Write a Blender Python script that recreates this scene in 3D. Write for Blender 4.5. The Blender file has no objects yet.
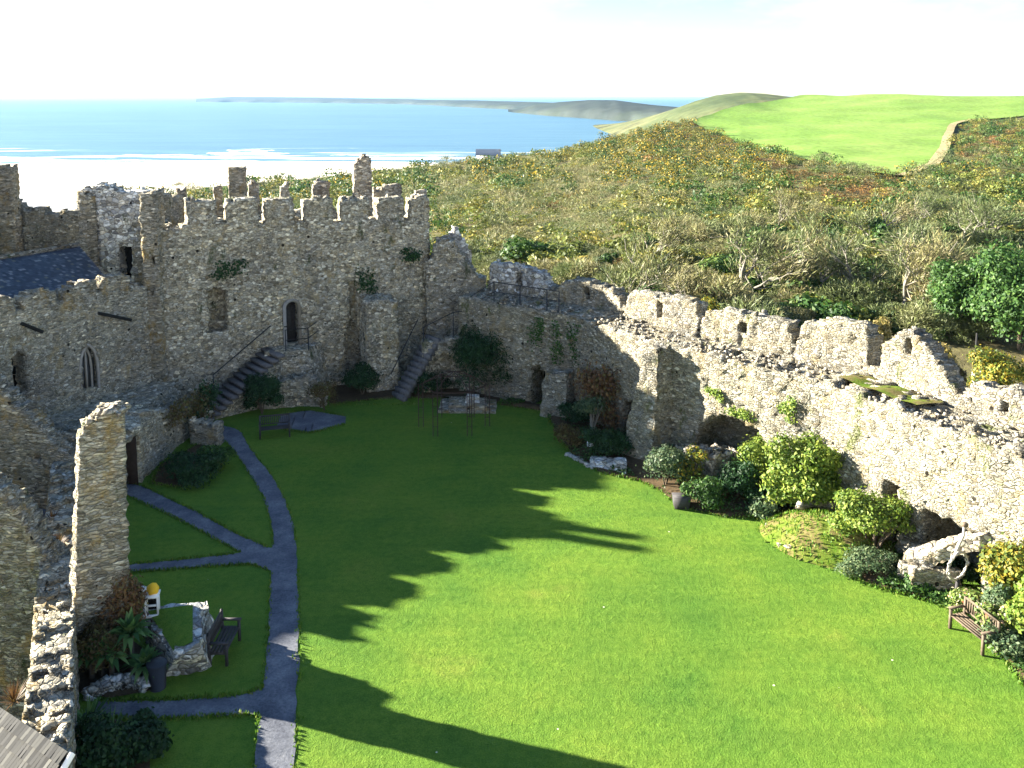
import bpy, math, random
import numpy as np
R = math.radians
rng = np.random.default_rng(7)
random.seed(7)
sc = bpy.context.scene
COL = sc.collection

# ------------------------------------------------------------------ camera
F_PX, PITCH, V0, CAM_H = 900.0, R(7.0), 208.5, 13.0
cam_d = bpy.data.cameras.new('camera')
cam_d.sensor_width = 36.0
cam_d.lens = F_PX / 1024 * 36
cam_d.shift_y = -(384 - V0) / 1024
cam_d.clip_start = 0.5
cam_d.clip_end = 200000
cam = bpy.data.objects.new('camera', cam_d)
cam.location = (0, 0, CAM_H)
cam.rotation_euler = (R(90) - PITCH, 0, 0)
COL.objects.link(cam)
sc.camera = cam

# ------------------------------------------------------------------ sky, sun, exposure
SUN_AZ = math.atan2(-1.0, 0.34)          # clockwise from +Y
SUN_EL = math.atan(0.33)
EXPOSURE = 2.9
world = bpy.data.worlds.new('World')
sc.world = world
world.use_nodes = True
wn = world.node_tree
wn.nodes.clear()
w_out = wn.nodes.new('ShaderNodeOutputWorld')
w_bg = wn.nodes.new('ShaderNodeBackground')
w_sky = wn.nodes.new('ShaderNodeTexSky')
w_sky.sky_type = 'NISHITA'
w_sky.sun_disc = False
w_sky.sun_elevation = SUN_EL
w_sky.sun_rotation = SUN_AZ
w_sky.altitude = 20
w_sky.air_density = 1.0
w_sky.dust_density = 0.1
w_sky.ozone_density = 3.0
w_bg.inputs['Strength'].default_value = 0.040
wt = wn.nodes.new('ShaderNodeTexCoord')
wm = wn.nodes.new('ShaderNodeMapping')
wm.inputs['Scale'].default_value = (3.0, 3.0, 9.0)
wno = wn.nodes.new('ShaderNodeTexNoise')
wno.inputs['Scale'].default_value = 1.3
wno.inputs['Detail'].default_value = 8
wno.inputs['Roughness'].default_value = 0.62
wr = wn.nodes.new('ShaderNodeMapRange')          # broken thin cloud
wr.inputs[1].default_value = 0.48; wr.inputs[2].default_value = 0.68
wr.inputs[3].default_value = 0.0; wr.inputs[4].default_value = 1.0
wsep = wn.nodes.new('ShaderNodeSeparateXYZ')
wband = wn.nodes.new('ShaderNodeMapRange')       # cloud bank lies low, along the horizon
wband.interpolation_type = 'SMOOTHSTEP'
wband.inputs[1].default_value = 0.02; wband.inputs[2].default_value = 0.30
wband.inputs[3].default_value = 0.7; wband.inputs[4].default_value = 0.0
wmul = wn.nodes.new('ShaderNodeMath'); wmul.operation = 'MULTIPLY'; wmul.use_clamp = True
wmix = wn.nodes.new('ShaderNodeMix')
wmix.data_type = 'RGBA'
wmix.inputs[7].default_value = (4.7, 4.75, 4.8, 1)
wn.links.new(wt.outputs['Generated'], wm.inputs['Vector'])
wn.links.new(wt.outputs['Generated'], wsep.inputs[0])
wn.links.new(wsep.outputs[2], wband.inputs[0])
wn.links.new(wm.outputs['Vector'], wno.inputs['Vector'])
wn.links.new(wno.outputs['Fac'], wr.inputs[0])
wn.links.new(wr.outputs[0], wmul.inputs[0]); wn.links.new(wband.outputs[0], wmul.inputs[1])
wn.links.new(wmul.outputs[0], wmix.inputs[0])
wn.links.new(w_sky.outputs['Color'], wmix.inputs[6])
# added glow low in the unseen sky behind the viewer, fills shaded walls
wby = wn.nodes.new('ShaderNodeMapRange'); wby.interpolation_type = 'SMOOTHSTEP'
wby.inputs[1].default_value = 0.15; wby.inputs[2].default_value = -0.45; wby.inputs[3].default_value = 0.0; wby.inputs[4].default_value = 1.0
wbz = wn.nodes.new('ShaderNodeMapRange'); wbz.interpolation_type = 'SMOOTHSTEP'
wbz.inputs[1].default_value = 0.12; wbz.inputs[2].default_value = 0.42; wbz.inputs[3].default_value = 0.85; wbz.inputs[4].default_value = 0.0
wbm = wn.nodes.new('ShaderNodeMath'); wbm.operation = 'MULTIPLY'
wmix2 = wn.nodes.new('ShaderNodeMix'); wmix2.data_type = 'RGBA'; wmix2.inputs[7].default_value = (7.6, 7.4, 7.0, 1)
wn.links.new(wsep.outputs[1], wby.inputs[0]); wn.links.new(wsep.outputs[2], wbz.inputs[0])
wn.links.new(wby.outputs[0], wbm.inputs[0]); wn.links.new(wbz.outputs[0], wbm.inputs[1])
wn.links.new(wbm.outputs[0], wmix2.inputs[0]); wn.links.new(wmix.outputs[2], wmix2.inputs[6])
wn.links.new(wmix2.outputs[2], w_bg.inputs['Color'])
wn.links.new(w_bg.outputs['Background'], w_out.inputs['Surface'])

sun_d = bpy.data.lights.new('sun', 'SUN')
sun_d.energy = 4.6
sun_d.angle = R(0.5)
sun_d.color = (1.0, 0.93, 0.78)
sun = bpy.data.objects.new('sun', sun_d)
sdir = np.array([-1.0, 0.34, 0.0]); sdir /= np.linalg.norm(sdir)
sdir = np.array([sdir[0] * math.cos(SUN_EL), sdir[1] * math.cos(SUN_EL), math.sin(SUN_EL)])
from mathutils import Vector
sun.rotation_euler = Vector(sdir).to_track_quat('Z', 'Y').to_euler()
sun.location = (-40, 30, 60)
COL.objects.link(sun)
vs = sc.view_settings
vs.view_transform = 'Standard'
vs.look = 'None'
vs.exposure = EXPOSURE
vs.gamma = 1
vs.use_curve_mapping = False
sc.cycles.max_bounces = 6
sc.cycles.diffuse_bounces = 3
sc.cycles.transparent_max_bounces = 6
sc.cycles.volume_bounces = 0

# ------------------------------------------------------------------ survey helpers: photo pixel -> metres
CP, SP = math.cos(PITCH), math.sin(PITCH)
def ratio(v):
    dv = (v - V0) / F_PX
    return (SP + CP * dv) / (CP - SP * dv)          # fall per metre of Y
def onz(u, v, z=0.0):
    Y = (CAM_H - z) / ratio(v)
    d = Y * CP + (CAM_H - z) * SP
    return ((u - 512) / F_PX * d, Y)
def atY(u, v, Y):
    z = CAM_H - Y * ratio(v)
    d = Y * CP + (CAM_H - z) * SP
    return ((u - 512) / F_PX * d, Y, z)
def depth(x, y, z=0.0): return y * CP + (CAM_H - z) * SP

# ------------------------------------------------------------------ noise
def _h(ix, iy, iz, seed):
    n = (ix * 374761393 + iy * 668265263 + iz * 2147483647 + seed * 1274126177) & 0xFFFFFFFF
    n = ((n ^ (n >> 13)) * 1274126177) & 0xFFFFFFFF
    return ((n ^ (n >> 16)) & 0xFFFF) / 65535.0
def vnoise(p, f=1.0, seed=0):
    p = np.asarray(p, float) * f
    i = np.floor(p).astype(np.int64); t = p - i; t = t * t * (3 - 2 * t)
    r = 0
    for dx in (0, 1):
        for dy in (0, 1):
            for dz in (0, 1):
                w = (t[..., 0] if dx else 1 - t[..., 0]) * (t[..., 1] if dy else 1 - t[..., 1]) * (t[..., 2] if dz else 1 - t[..., 2])
                r = r + w * _h(i[..., 0] + dx, i[..., 1] + dy, i[..., 2] + dz, seed)
    return r * 2 - 1
def vvec(p, f, seed): return np.stack([vnoise(p, f, seed), vnoise(p, f, seed + 11), vnoise(p, f, seed + 23)], -1)

# ------------------------------------------------------------------ materials
def _new(name):
    m = bpy.data.materials.new(name); m.use_nodes = True
    nt = m.node_tree; nt.nodes.clear()
    o = nt.nodes.new('ShaderNodeOutputMaterial'); b = nt.nodes.new('ShaderNodeBsdfPrincipled')
    nt.links.new(b.outputs[0], o.inputs[0])
    b.inputs['Roughness'].default_value = 0.9
    b.inputs['Specular IOR Level'].default_value = 0.2
    return m, nt, b, o
def _ramp(nt, fac, stops, interp='LINEAR'):
    r = nt.nodes.new('ShaderNodeValToRGB'); r.color_ramp.interpolation = interp
    e = r.color_ramp.elements
    while len(e) < len(stops): e.new(0.5)
    for k, (p, c) in enumerate(stops):
        e[k].position = p; e[k].color = (*c, 1) if len(c) == 3 else c
    nt.links.new(fac, r.inputs['Fac']); return r.outputs['Color']
def _pos(nt, scale=(1, 1, 1), rot=(0, 0, 0)):
    g = nt.nodes.new('ShaderNodeNewGeometry'); m = nt.nodes.new('ShaderNodeMapping')
    m.inputs['Scale'].default_value = scale; m.inputs['Rotation'].default_value = rot
    nt.links.new(g.outputs['Position'], m.inputs['Vector']); return m.outputs['Vector']
def _noise(nt, vec, scale, detail=4, rough=0.55, out='Fac'):
    n = nt.nodes.new('ShaderNodeTexNoise'); n.inputs['Scale'].default_value = scale
    n.inputs['Detail'].default_value = detail; n.inputs['Roughness'].default_value = rough
    nt.links.new(vec, n.inputs['Vector']); return n.outputs[out]
def _vor(nt, vec, scale, feature='F1', rnd=1.0):
    n = nt.nodes.new('ShaderNodeTexVoronoi'); n.feature = feature; n.inputs['Scale'].default_value = scale
    n.inputs['Randomness'].default_value = rnd
    nt.links.new(vec, n.inputs['Vector']); return n
def _mix(nt, fac, a, b, mode='MIX'):
    m = nt.nodes.new('ShaderNodeMix'); m.data_type = 'RGBA'; m.blend_type = mode
    for sock, val in ((m.inputs[0], fac), (m.inputs[6], a), (m.inputs[7], b)):
        if isinstance(val, (int, float)): sock.default_value = val
        elif isinstance(val, tuple): sock.default_value = (*val, 1) if len(val) == 3 else val
        else: nt.links.new(val, sock)
    return m.outputs[2]
def _math(nt, op, a, b=0.0, clamp=False):
    m = nt.nodes.new('ShaderNodeMath'); m.operation = op; m.use_clamp = clamp
    for sock, val in ((m.inputs[0], a), (m.inputs[1], b)):
        if isinstance(val, (int, float)): sock.default_value = val
        else: nt.links.new(val, sock)
    return m.outputs[0]
def _bump(nt, b, h, strength, dist):
    n = nt.nodes.new('ShaderNodeBump'); n.inputs['Strength'].default_value = strength
    n.inputs['Distance'].default_value = dist
    nt.links.new(h, n.inputs['Height']); nt.links.new(n.outputs[0], b.inputs['Normal'])

def stone(name, dark, mid, pale, scale=3.6, flat=1.7, lichen=0.3, lichen_col=(.34, .25, .09), moss=0.25, white=0.12, mortar=(.20, .18, .14), bump=0.9, moss_col=(.05, .075, .022)):
    """rubble masonry: irregular stones, pale and dark ones, mortar joints, lichen, moss, put-log holes"""
    m, nt, b, o = _new(name)
    p = _pos(nt, (1, 1, flat))
    warp = _noise(nt, p, 2.2, 3, out='Color')
    pw = nt.nodes.new('ShaderNodeMix'); pw.data_type = 'VECTOR'; pw.inputs[0].default_value = 0.12
    nt.links.new(p, pw.inputs[4]); nt.links.new(warp, pw.inputs[5]); pv = pw.outputs[1]
    v = _vor(nt, pv, scale); e = _vor(nt, pv, scale, 'DISTANCE_TO_EDGE')
    v2 = _vor(nt, pv, scale * 2.1); e2 = _vor(nt, pv, scale * 2.1, 'DISTANCE_TO_EDGE')
    sep = nt.nodes.new('ShaderNodeSeparateColor'); nt.links.new(v.outputs['Color'], sep.inputs[0])
    sep2 = nt.nodes.new('ShaderNodeSeparateColor'); nt.links.new(v2.outputs['Color'], sep2.inputs[0])
    use2 = _math(nt, 'GREATER_THAN', _noise(nt, p, 1.6, 3), 0.56)
    val = _mix(nt, use2, sep.outputs[0], sep2.outputs[0])
    wh = tuple(min(1, c * 1.7 + .04) for c in pale)
    c = _ramp(nt, val, [(0.0, dark), (0.35, mid), (0.75, pale), (1 - white, pale), (1.0, wh)])
    hue = _ramp(nt, sep.outputs[1], [(0, (.92, .95, 1.0)), (.5, (1, 1, .98)), (1, (1.08, 1.0, .86))])
    c = _mix(nt, 1.0, c, hue, 'MULTIPLY')
    fine = _noise(nt, p, 14, 5, .65)
    c = _mix(nt, .8, c, _ramp(nt, fine, [(.3, (.55, .55, .55)), (.7, (1.35, 1.35, 1.35))]), 'MULTIPLY')
    edge = _mix(nt, use2, e.outputs['Distance'], e2.outputs['Distance'])
    joint = _ramp(nt, edge, [(0.0, (.8, .8, .8)), (0.07, (0, 0, 0))])
    c = _mix(nt, joint, c, mortar)
    big = _noise(nt, _pos(nt, (.8, .8, .55)), .55, 5, .6)
    c = _mix(nt, 1.0, c, _ramp(nt, big, [(.3, (.72, .72, .74)), (.7, (1.2, 1.18, 1.1))]), 'MULTIPLY')
    ln = _noise(nt, _pos(nt, (1, 1, .6)), 1.7, 6, .7)
    lm = _ramp(nt, ln, [(.62 - lichen * .25, (0, 0, 0)), (.74 - lichen * .2, (.75, .75, .75))])
    c = _mix(nt, lm, c, lichen_col)
    mn = _noise(nt, _pos(nt, (1.1, 1.1, .5)), 1.1, 7, .72)
    mm = _ramp(nt, mn, [(.66 - moss * .25, (0, 0, 0)), (.72 - moss * .22, (.85, .85, .85))])
    c = _mix(nt, mm, c, moss_col)
    hv = _vor(nt, _pos(nt, (1, 1, 1)), 1.35)
    hole = _ramp(nt, hv.outputs['Distance'], [(.07, (1, 1, 1)), (.10, (0, 0, 0))])
    c = _mix(nt, hole, c, (.03, .026, .02))
    nt.links.new(c, b.inputs['Base Color'])
    ht = _math(nt, 'MINIMUM', edge, .16)
    ht = _math(nt, 'ADD', _math(nt, 'MULTIPLY', ht, 5.0), _math(nt, 'MULTIPLY', fine, .7))
    ht = _math(nt, 'ADD', ht, _math(nt, 'MULTIPLY', val, .35))
    _bump(nt, b, ht, bump, .06)
    b.inputs['Specular IOR Level'].default_value = .1
    return m
def plain(name, col, rough=.8, spec=.3, vary=.25, nscale=6.0, metal=0.0):
    m, nt, b, o = _new(name)
    n = _noise(nt, _pos(nt), nscale, 5)
    c = _mix(nt, 1.0, col, _ramp(nt, n, [(.3, (1 - vary,) * 3), (.7, (1 + vary,) * 3)]), 'MULTIPLY')
    nt.links.new(c, b.inputs['Base Color']); b.inputs['Roughness'].default_value = rough
    b.inputs['Specular IOR Level'].default_value = spec; b.inputs['Metallic'].default_value = metal
    return m
def leafy(name, stops, trans=.3, rough=.55, spec=.25, tint=False):
    """leaves: each leaf its own tint"""
    m, nt, b, o = _new(name)
    g = nt.nodes.new('ShaderNodeNewGeometry')
    c = _ramp(nt, g.outputs['Random Per Island'], stops)
    n = _noise(nt, _pos(nt), .6, 3)
    c = _mix(nt, .7, c, _ramp(nt, n, [(.3, (.75, .75, .75)), (.7, (1.3, 1.25, 1.1))]), 'MULTIPLY')
    if tint:     # every bush its own shade of green or tan
        tn = _vor(nt, _pos(nt, (1, 1, .2)), .22); ts_ = nt.nodes.new('ShaderNodeSeparateColor'); nt.links.new(tn.outputs['Color'], ts_.inputs[0])
        c = _mix(nt, 1.0, c, _ramp(nt, ts_.outputs[0], [(0, (.55, .72, .60)), (.35, (.80, 1.0, .80)), (.65, (1.05, 1.05, .95)), (1, (1.4, 1.3, 1.25))]), 'MULTIPLY')
    nt.links.new(c, b.inputs['Base Color']); b.inputs['Roughness'].default_value = rough
    b.inputs['Specular IOR Level'].default_value = spec
    if trans > 0:
        t = nt.nodes.new('ShaderNodeBsdfTranslucent'); nt.links.new(c, t.inputs['Color'])
        x = nt.nodes.new('ShaderNodeMixShader'); x.inputs[0].default_value = trans
        nt.links.new(b.outputs[0], x.inputs[1]); nt.links.new(t.outputs[0], x.inputs[2])
        nt.links.new(x.outputs[0], o.inputs[0])
    return m

M = {}
M['tower'] = stone('tower_rubble', (.165, .15, .12), (.385, .36, .30), (.51, .48, .41), 7.4, 1.5, .22, (.42, .32, .15), moss=.28, white=.2, mortar=(.24, .215, .165), moss_col=(.06, .08, .035))
M['chapel'] = stone('chapel_rubble', (.19, .175, .14), (.40, .37, .305), (.52, .485, .41), 7.6, 2.0, .26, (.43, .32, .15), .14, .12, (.27, .245, .19))
M['curtain'] = stone('curtain_rubble', (.15, .135, .108), (.285, .268, .222), (.36, .342, .295), 7.0, 1.9, .26, (.31, .24, .115), .30, .14, (.20, .18, .14), moss_col=(.10, .12, .035))
M['near'] = stone('near_rubble', (.15, .14, .115), (.31, .285, .23), (.45, .42, .36), 6.0, 2.6, .34, (.40, .27, .09), .16, .14, (.25, .23, .18))
M['pale'] = stone('pale_limestone', (.16, .16, .165), (.46, .46, .46), (.62, .62, .61), 4.6, 1.6, .05, moss=.14, white=.3)
M['fall'] = stone('tumbled_stone', (.20, .17, .14), (.38, .34, .28), (.52, .48, .42), 5.0, 1.8, .12, moss=.12, white=.14)

def make_lawn():
    m, nt, b, o = _new('mown_grass')
    p = _pos(nt)
    n1 = _noise(nt, p, .35, 5, .6); n2 = _noise(nt, p, 5, 5, .7); n3 = _noise(nt, _pos(nt, (30, 30, 30)), 1.0, 3, .7)
    c = _ramp(nt, n1, [(.3, (.074, .160, .026)), (.5, (.104, .190, .028)), (.62, (.124, .204, .030)), (.75, (.175, .218, .042))])
    c = _mix(nt, 1, c, _ramp(nt, n2, [(.3, (.72, .80, .7)), (.7, (1.22, 1.15, 1.1))]), 'MULTIPLY')
    c = _mix(nt, 1, c, _ramp(nt, n3, [(.3, (.6, .68, .6)), (.7, (1.35, 1.25, 1.3))]), 'MULTIPLY')
    mw = _noise(nt, _pos(nt, (.25, 2.2, 0), (0, 0, .5)), 1.0, 3, .5)
    c = _mix(nt, .5, c, _ramp(nt, mw, [(.35, (.85, .88, .9)), (.65, (1.15, 1.12, 1.05))]), 'MULTIPLY')
    d = _vor(nt, p, .9); fl = _ramp(nt, d.outputs['Distance'], [(.018, (1, 1, 1)), (.026, (0, 0, 0))])
    c = _mix(nt, fl, c, (.6, .6, .5))
    nt.links.new(c, b.inputs['Base Color'])
    h = _math(nt, 'ADD', _math(nt, 'MULTIPLY', n3, .6), _math(nt, 'MULTIPLY', n2, .9))
    _bump(nt, b, h, .8, .06)
    b.inputs['Specular IOR Level'].default_value = .05
    return m
M['lawn'] = make_lawn()
def make_ground(name, stops, sc_=.12, fine=3.0, bump=.4):
    m, nt, b, o = _new(name)
    p = _pos(nt)
    c = _ramp(nt, _noise(nt, p, sc_, 6, .65), stops)
    f = _noise(nt, p, fine, 5, .7)
    c = _mix(nt, 1, c, _ramp(nt, f, [(.3, (.65, .65, .65)), (.7, (1.3, 1.3, 1.3))]), 'MULTIPLY')
    nt.links.new(c, b.inputs['Base Color']); _bump(nt, b, f, bump, .3 / fine)
    b.inputs['Specular IOR Level'].default_value = .05
    return m
M['gravel'] = make_ground('slate_gravel', [(.3, (.075, .08, .10)), (.5, (.12, .127, .15)), (.7, (.20, .205, .225))], 1.4, 16, .6)
M['soil'] = make_ground('bed_soil', [(.3, (.05, .036, .022)), (.7, (.10, .07, .04))], .9, 9, .6)
M['hill'] = make_ground('rough_hill_ground', [(.30, (.05, .065, .02)), (.45, (.10, .105, .04)), (.6, (.125, .105, .055)), (.72, (.075, .095, .03))], .05, .9)
M['moundg'] = make_ground('dry_mound_grass', [(.32, (.075, .135, .015)), (.48, (.115, .145, .025)), (.58, (.16, .125, .055)), (.66, (.10, .13, .02))], 1.3, 12, .6)
M['field'] = make_ground('pasture', [(.3, (.13, .235, .045)), (.5, (.165, .27, .055)), (.7, (.22, .30, .08))], .018, .7, .15)
M['margin'] = make_ground('dry_field_margin', [(.3, (.32, .26, .13)), (.7, (.42, .36, .20))], .1, 1.2)
M['farhill'] = make_ground('moor_hill', [(.35, (.06, .08, .035)), (.48, (.10, .115, .05)), (.56, (.15, .15, .07)), (.62, (.06, .065, .035))], .009, .08, .1)
M['cliff'] = make_ground('headland_cliff', [(.35, (.028, .042, .036)), (.5, (.042, .05, .046)), (.65, (.05, .066, .042))], .002, .01, .1)
M['sand'] = make_ground('pale_sand', [(.35, (.62, .54, .43)), (.65, (.74, .67, .56))], .02, .2, .05)
M['slate'] = leafy('blue_slates', [(0, (.03, .042, .07)), (.5, (.052, .072, .115)), (.85, (.085, .115, .165)), (.95, (.28, .31, .34)), (1, (.12, .13, .09))], 0, .55, .4)
M['greyslate'] = leafy('weathered_slates', [(0, (.007, .007, .008)), (.5, (.014, .014, .015)), (.8, (.027, .027, .026)), (1, (.09, .088, .08))], 0, .7, .3)
M['paleroof'] = plain('pale_roof_felt', (.42, .42, .42), .8, .2, .08, .4)
M['wood'] = plain('weathered_hardwood', (.105, .078, .055), .7, .3, .3, 12)
M['darkstep'] = plain('worn_dark_slate', (.115, .112, .115), .8, .3, .35, 7)
M['darkwood'] = plain('dark_old_wood', (.045, .042, .045), .7, .3, .3, 12)
M['umber'] = plain('jamb_shade_brown', (.040, .028, .022), .85, .1, .3, 9)  # shade of the undercroft jamb, put in as colour
M['iron'] = plain('black_iron', (.02, .02, .022), .55, .4, .2, 10)
M['rust'] = plain('rusted_iron', (.06, .035, .028), .8, .2, .3, 10)
M['white'] = plain('white_paint', (.80, .80, .78), .5, .4, .05, 4)
M['yellow'] = plain('yellow_cloth', (.75, .45, .03), .7, .2, .1, 4)
M['bluepaint'] = plain('pale_blue_paint', (.42, .60, .75), .6, .3, .08, 4)
M['bark'] = plain('brown_bark', (.11, .085, .06), .9, .1, .35, 5)
M['palebark'] = plain('pale_bark', (.22, .20, .165), .9, .1, .3, 5)
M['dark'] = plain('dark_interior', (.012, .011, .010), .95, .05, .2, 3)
M['frame'] = plain('dressed_limestone', (.30, .28, .25), .85, .2, .15, 6)
M['ring'] = plain('silvered_willow', (.46, .42, .38), .8, .2, .25, 16)
M['bin'] = plain('black_plastic', (.014, .015, .02), .45, .4, .1, 4)
m_, nt_, b_, o_ = _new('leaded_glass')
b_.inputs['Base Color'].default_value = (.10, .105, .115, 1); b_.inputs['Roughness'].default_value = .25
b_.inputs['Specular IOR Level'].default_value = .6
M['glass'] = m_
L_DARK = leafy('yew_leaf', [(0, (.010, .035, .014)), (.6, (.02, .06, .02)), (1, (.04, .10, .03))])
L_MID = leafy('shrub_leaf', [(0, (.02, .055, .014)), (.6, (.045, .11, .022)), (1, (.10, .18, .04))])
L_LIGHT = leafy('bright_shrub_leaf', [(0, (.05, .10, .015)), (.5, (.13, .21, .03)), (1, (.28, .33, .06))], .35)
L_YELL = leafy('yellowing_leaf', [(0, (.05, .09, .015)), (.45, (.13, .17, .025)), (.7, (.25, .23, .03)), (1, (.38, .27, .035))], .3)
L_GREY = leafy('grey_green_leaf', [(0, (.035, .07, .035)), (.6, (.075, .125, .06)), (1, (.16, .20, .10))])
L_RUST = leafy('rusty_leaf', [(0, (.05, .028, .014)), (.4, (.13, .062, .028)), (.7, (.17, .10, .04)), (1, (.13, .12, .04))], .15)
L_BROWN = leafy('dry_creeper_leaf', [(0, (.05, .035, .015)), (.5, (.12, .085, .035)), (1, (.12, .13, .04))])
L_STRAP = leafy('strap_leaf', [(0, (.04, .10, .03)), (.6, (.09, .19, .05)), (1, (.20, .30, .10))])
L_FLOW = leafy('flowering_leaf', [(0, (.04, .09, .02)), (.6, (.14, .20, .05)), (.86, (.24, .28, .08)), (.9, (.62, .58, .42)), (.96, (.62, .58, .42)), (1, (.5, .10, .05))])
L_TUFT = leafy('dry_grass', [(0, (.16, .15, .035)), (.6, (.30, .25, .08)), (1, (.40, .31, .13))])
H_GORSE = leafy('gorse', [(0, (.028, .055, .012)), (.6, (.06, .095, .02)), (.68, (.10, .12, .02)), (.75, (.36, .25, .02)), (1, (.48, .33, .03))], .2)
H_BARE = leafy('bare_twigs', [(0, (.075, .08, .035)), (.4, (.15, .15, .075)), (.8, (.235, .22, .125)), (1, (.16, .19, .055))], .2, tint=True)
H_OLIVE = leafy('olive_scrub', [(0, (.065, .085, .02)), (.5, (.155, .16, .035)), (1, (.29, .245, .06))], .25, tint=True)
H_GREEN = leafy('green_scrub', [(0, (.02, .055, .012)), (.6, (.05, .10, .02)), (1, (.11, .16, .04))], .25, tint=True)
H_RUST = leafy('bracken', [(0, (.10, .055, .02)), (.5, (.19, .10, .035)), (1, (.26, .17, .06))], .25, tint=True)

# ------------------------------------------------------------------ object helpers
def tag(o, label, cat, group=None):
    o['label'] = label; o['category'] = cat
    if group: o['group'] = group
    return o
def thing(name, label, cat, loc=(0, 0, 0), group=None, rz=0.0):
    o = bpy.data.objects.new(name, None); o.empty_display_size = .3
    o.location = loc; o.rotation_euler = (0, 0, rz); COL.objects.link(o)
    return tag(o, label, cat, group)
def base_of(o):
    b = np.zeros(3)
    while o is not None: b = b + np.array(o.location); o = o.parent
    return b
def mk(name, V, faces, mat, parent=None, smooth=False, local=False, label=None):
    """faces: int array (n,4) or list of such (n,3)/(n,4) arrays; V in world metres unless local"""
    V = np.asarray(V, np.float64)
    if parent is not None and not local: V = V - base_of(parent)
    if not isinstance(faces, list): faces = [faces]
    faces = [np.asarray(f, np.int32) for f in faces if len(f)]
    me = bpy.data.meshes.new(name)
    nl = sum(f.size for f in faces); nf = sum(len(f) for f in faces)
    me.vertices.add(len(V)); me.vertices.foreach_set('co', V.astype(np.float32).ravel())
    me.loops.add(nl); me.loops.foreach_set('vertex_index', np.concatenate([f.ravel() for f in faces]).astype(np.int32))
    me.polygons.add(nf)
    cnt = np.concatenate([np.full(len(f), f.shape[1]) for f in faces])
    st = np.concatenate([[0], np.cumsum(cnt)[:-1]]).astype(np.int32)
    me.polygons.foreach_set('loop_start', st)
    if smooth: me.polygons.foreach_set('use_smooth', np.ones(nf, bool))
    me.update(calc_edges=True); me.validate()
    if mat: me.materials.append(mat)
    o = bpy.data.objects.new(name, me); COL.objects.link(o)
    if parent is not None: o.parent = parent
    if label: o['label'] = label
    return o
class MB:
    def __init__(s): s.V = []; s.F4 = []; s.F3 = []; s.n = 0
    def add(s, V, F4=(), F3=()):
        V = np.asarray(V, float).reshape(-1, 3)
        if len(F4): s.F4.append(np.asarray(F4) + s.n)
        if len(F3): s.F3.append(np.asarray(F3) + s.n)
        s.V.append(V); s.n += len(V); return s
    def hexa(s, c):     # 8 corners: bottom 4 (ccw) then top 4
        return s.add(c, [(3, 2, 1, 0), (4, 5, 6, 7), (0, 1, 5, 4), (1, 2, 6, 5), (2, 3, 7, 6), (3, 0, 4, 7)])
    def box(s, x0, x1, y0, y1, z0, z1):
        return s.hexa([(x0, y0, z0), (x1, y0, z0), (x1, y1, z0), (x0, y1, z0), (x0, y0, z1), (x1, y0, z1), (x1, y1, z1), (x0, y1, z1)])
    def tube(s, pts, r, n=6, r1=None):
        pts = np.asarray(pts, float); k = len(pts)
        rr = np.linspace(r, r if r1 is None else r1, k)
        T = np.gradient(pts, axis=0); T /= np.linalg.norm(T, axis=1)[:, None] + 1e-9
        ref = np.array([0, 0, 1.0]) if abs(T[0][2]) < .9 else np.array([1.0, 0, 0])
        V = []
        for i in range(k):
            a = np.cross(T[i], ref); a /= np.linalg.norm(a) + 1e-9; b = np.cross(T[i], a)
            for j in range(n):
                t = 2 * math.pi * j / n
                V.append(pts[i] + rr[i] * (math.cos(t) * a + math.sin(t) * b))
        F = [(i * n + j, i * n + (j + 1) % n, (i + 1) * n + (j + 1) % n, (i + 1) * n + j) for i in range(k - 1) for j in range(n)]
        s.add(V, F)
        for i0 in (0, (k - 1) * n):
            base = s.n - k * n + i0
            c = np.mean(s.V[-1][i0:i0 + n], axis=0) if False else None
            s.F3.append(np.array([(base, base + j, base + j + 1) for j in range(1, n - 1)]))
        return s
    def build(s, name, mat, parent=None, **k):
        fs = []
        if s.F4: fs.append(np.concatenate(s.F4))
        if s.F3: fs.append(np.concatenate(s.F3))
        return mk(name, np.concatenate(s.V), fs, mat, parent, **k)
def struct(o):
    o['kind'] = 'structure'; return o

# ------------------------------------------------------------------ masonry: a ragged, stone by stone wall on a plan line
def prof(pts, ragged=0.0, seed=0, f=1.6):
    xs = [p[0] for p in pts]; zs = [p[1] for p in pts]
    def t(s):
        z = np.interp(s, xs, zs)
        if ragged:
            q = np.stack([s, s * 0 + seed * 7.3, s * 0], -1)
            z = z + ragged * (vnoise(q, f, seed) + .6 * vnoise(q, f * 3.1, seed + 1))
        return z
    return t
class Line:
    """plan polyline with lookups by length and by photo column"""
    def __init__(s, pts):
        s.p = np.asarray(pts, float); d = np.linalg.norm(np.diff(s.p, axis=0), axis=1)
        s.c = np.concatenate([[0], np.cumsum(d)]); s.L = s.c[-1]
    def at(s, q):
        return np.stack([np.interp(q, s.c, s.p[:, 0]), np.interp(q, s.c, s.p[:, 1])], -1)
    def tan(s, q, e=.25):
        a = s.at(np.clip(np.asarray(q) - e, 0, s.L)); b = s.at(np.clip(np.asarray(q) + e, 0, s.L))
        t = b - a; return t / (np.linalg.norm(t, axis=-1, keepdims=True) + 1e-9)
    def s_of(s, u, z):
        q = np.linspace(0, s.L, 4000); p = s.at(q)
        uu = 512 + F_PX * p[:, 0] / (p[:, 1] * CP + (CAM_H - z) * SP)
        return float(q[np.argmin(abs(uu - u))])
    def z_of(s, u, v, z=2.0):
        q = s.s_of(u, z); return CAM_H - s.at(q)[1] * ratio(v)
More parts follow.
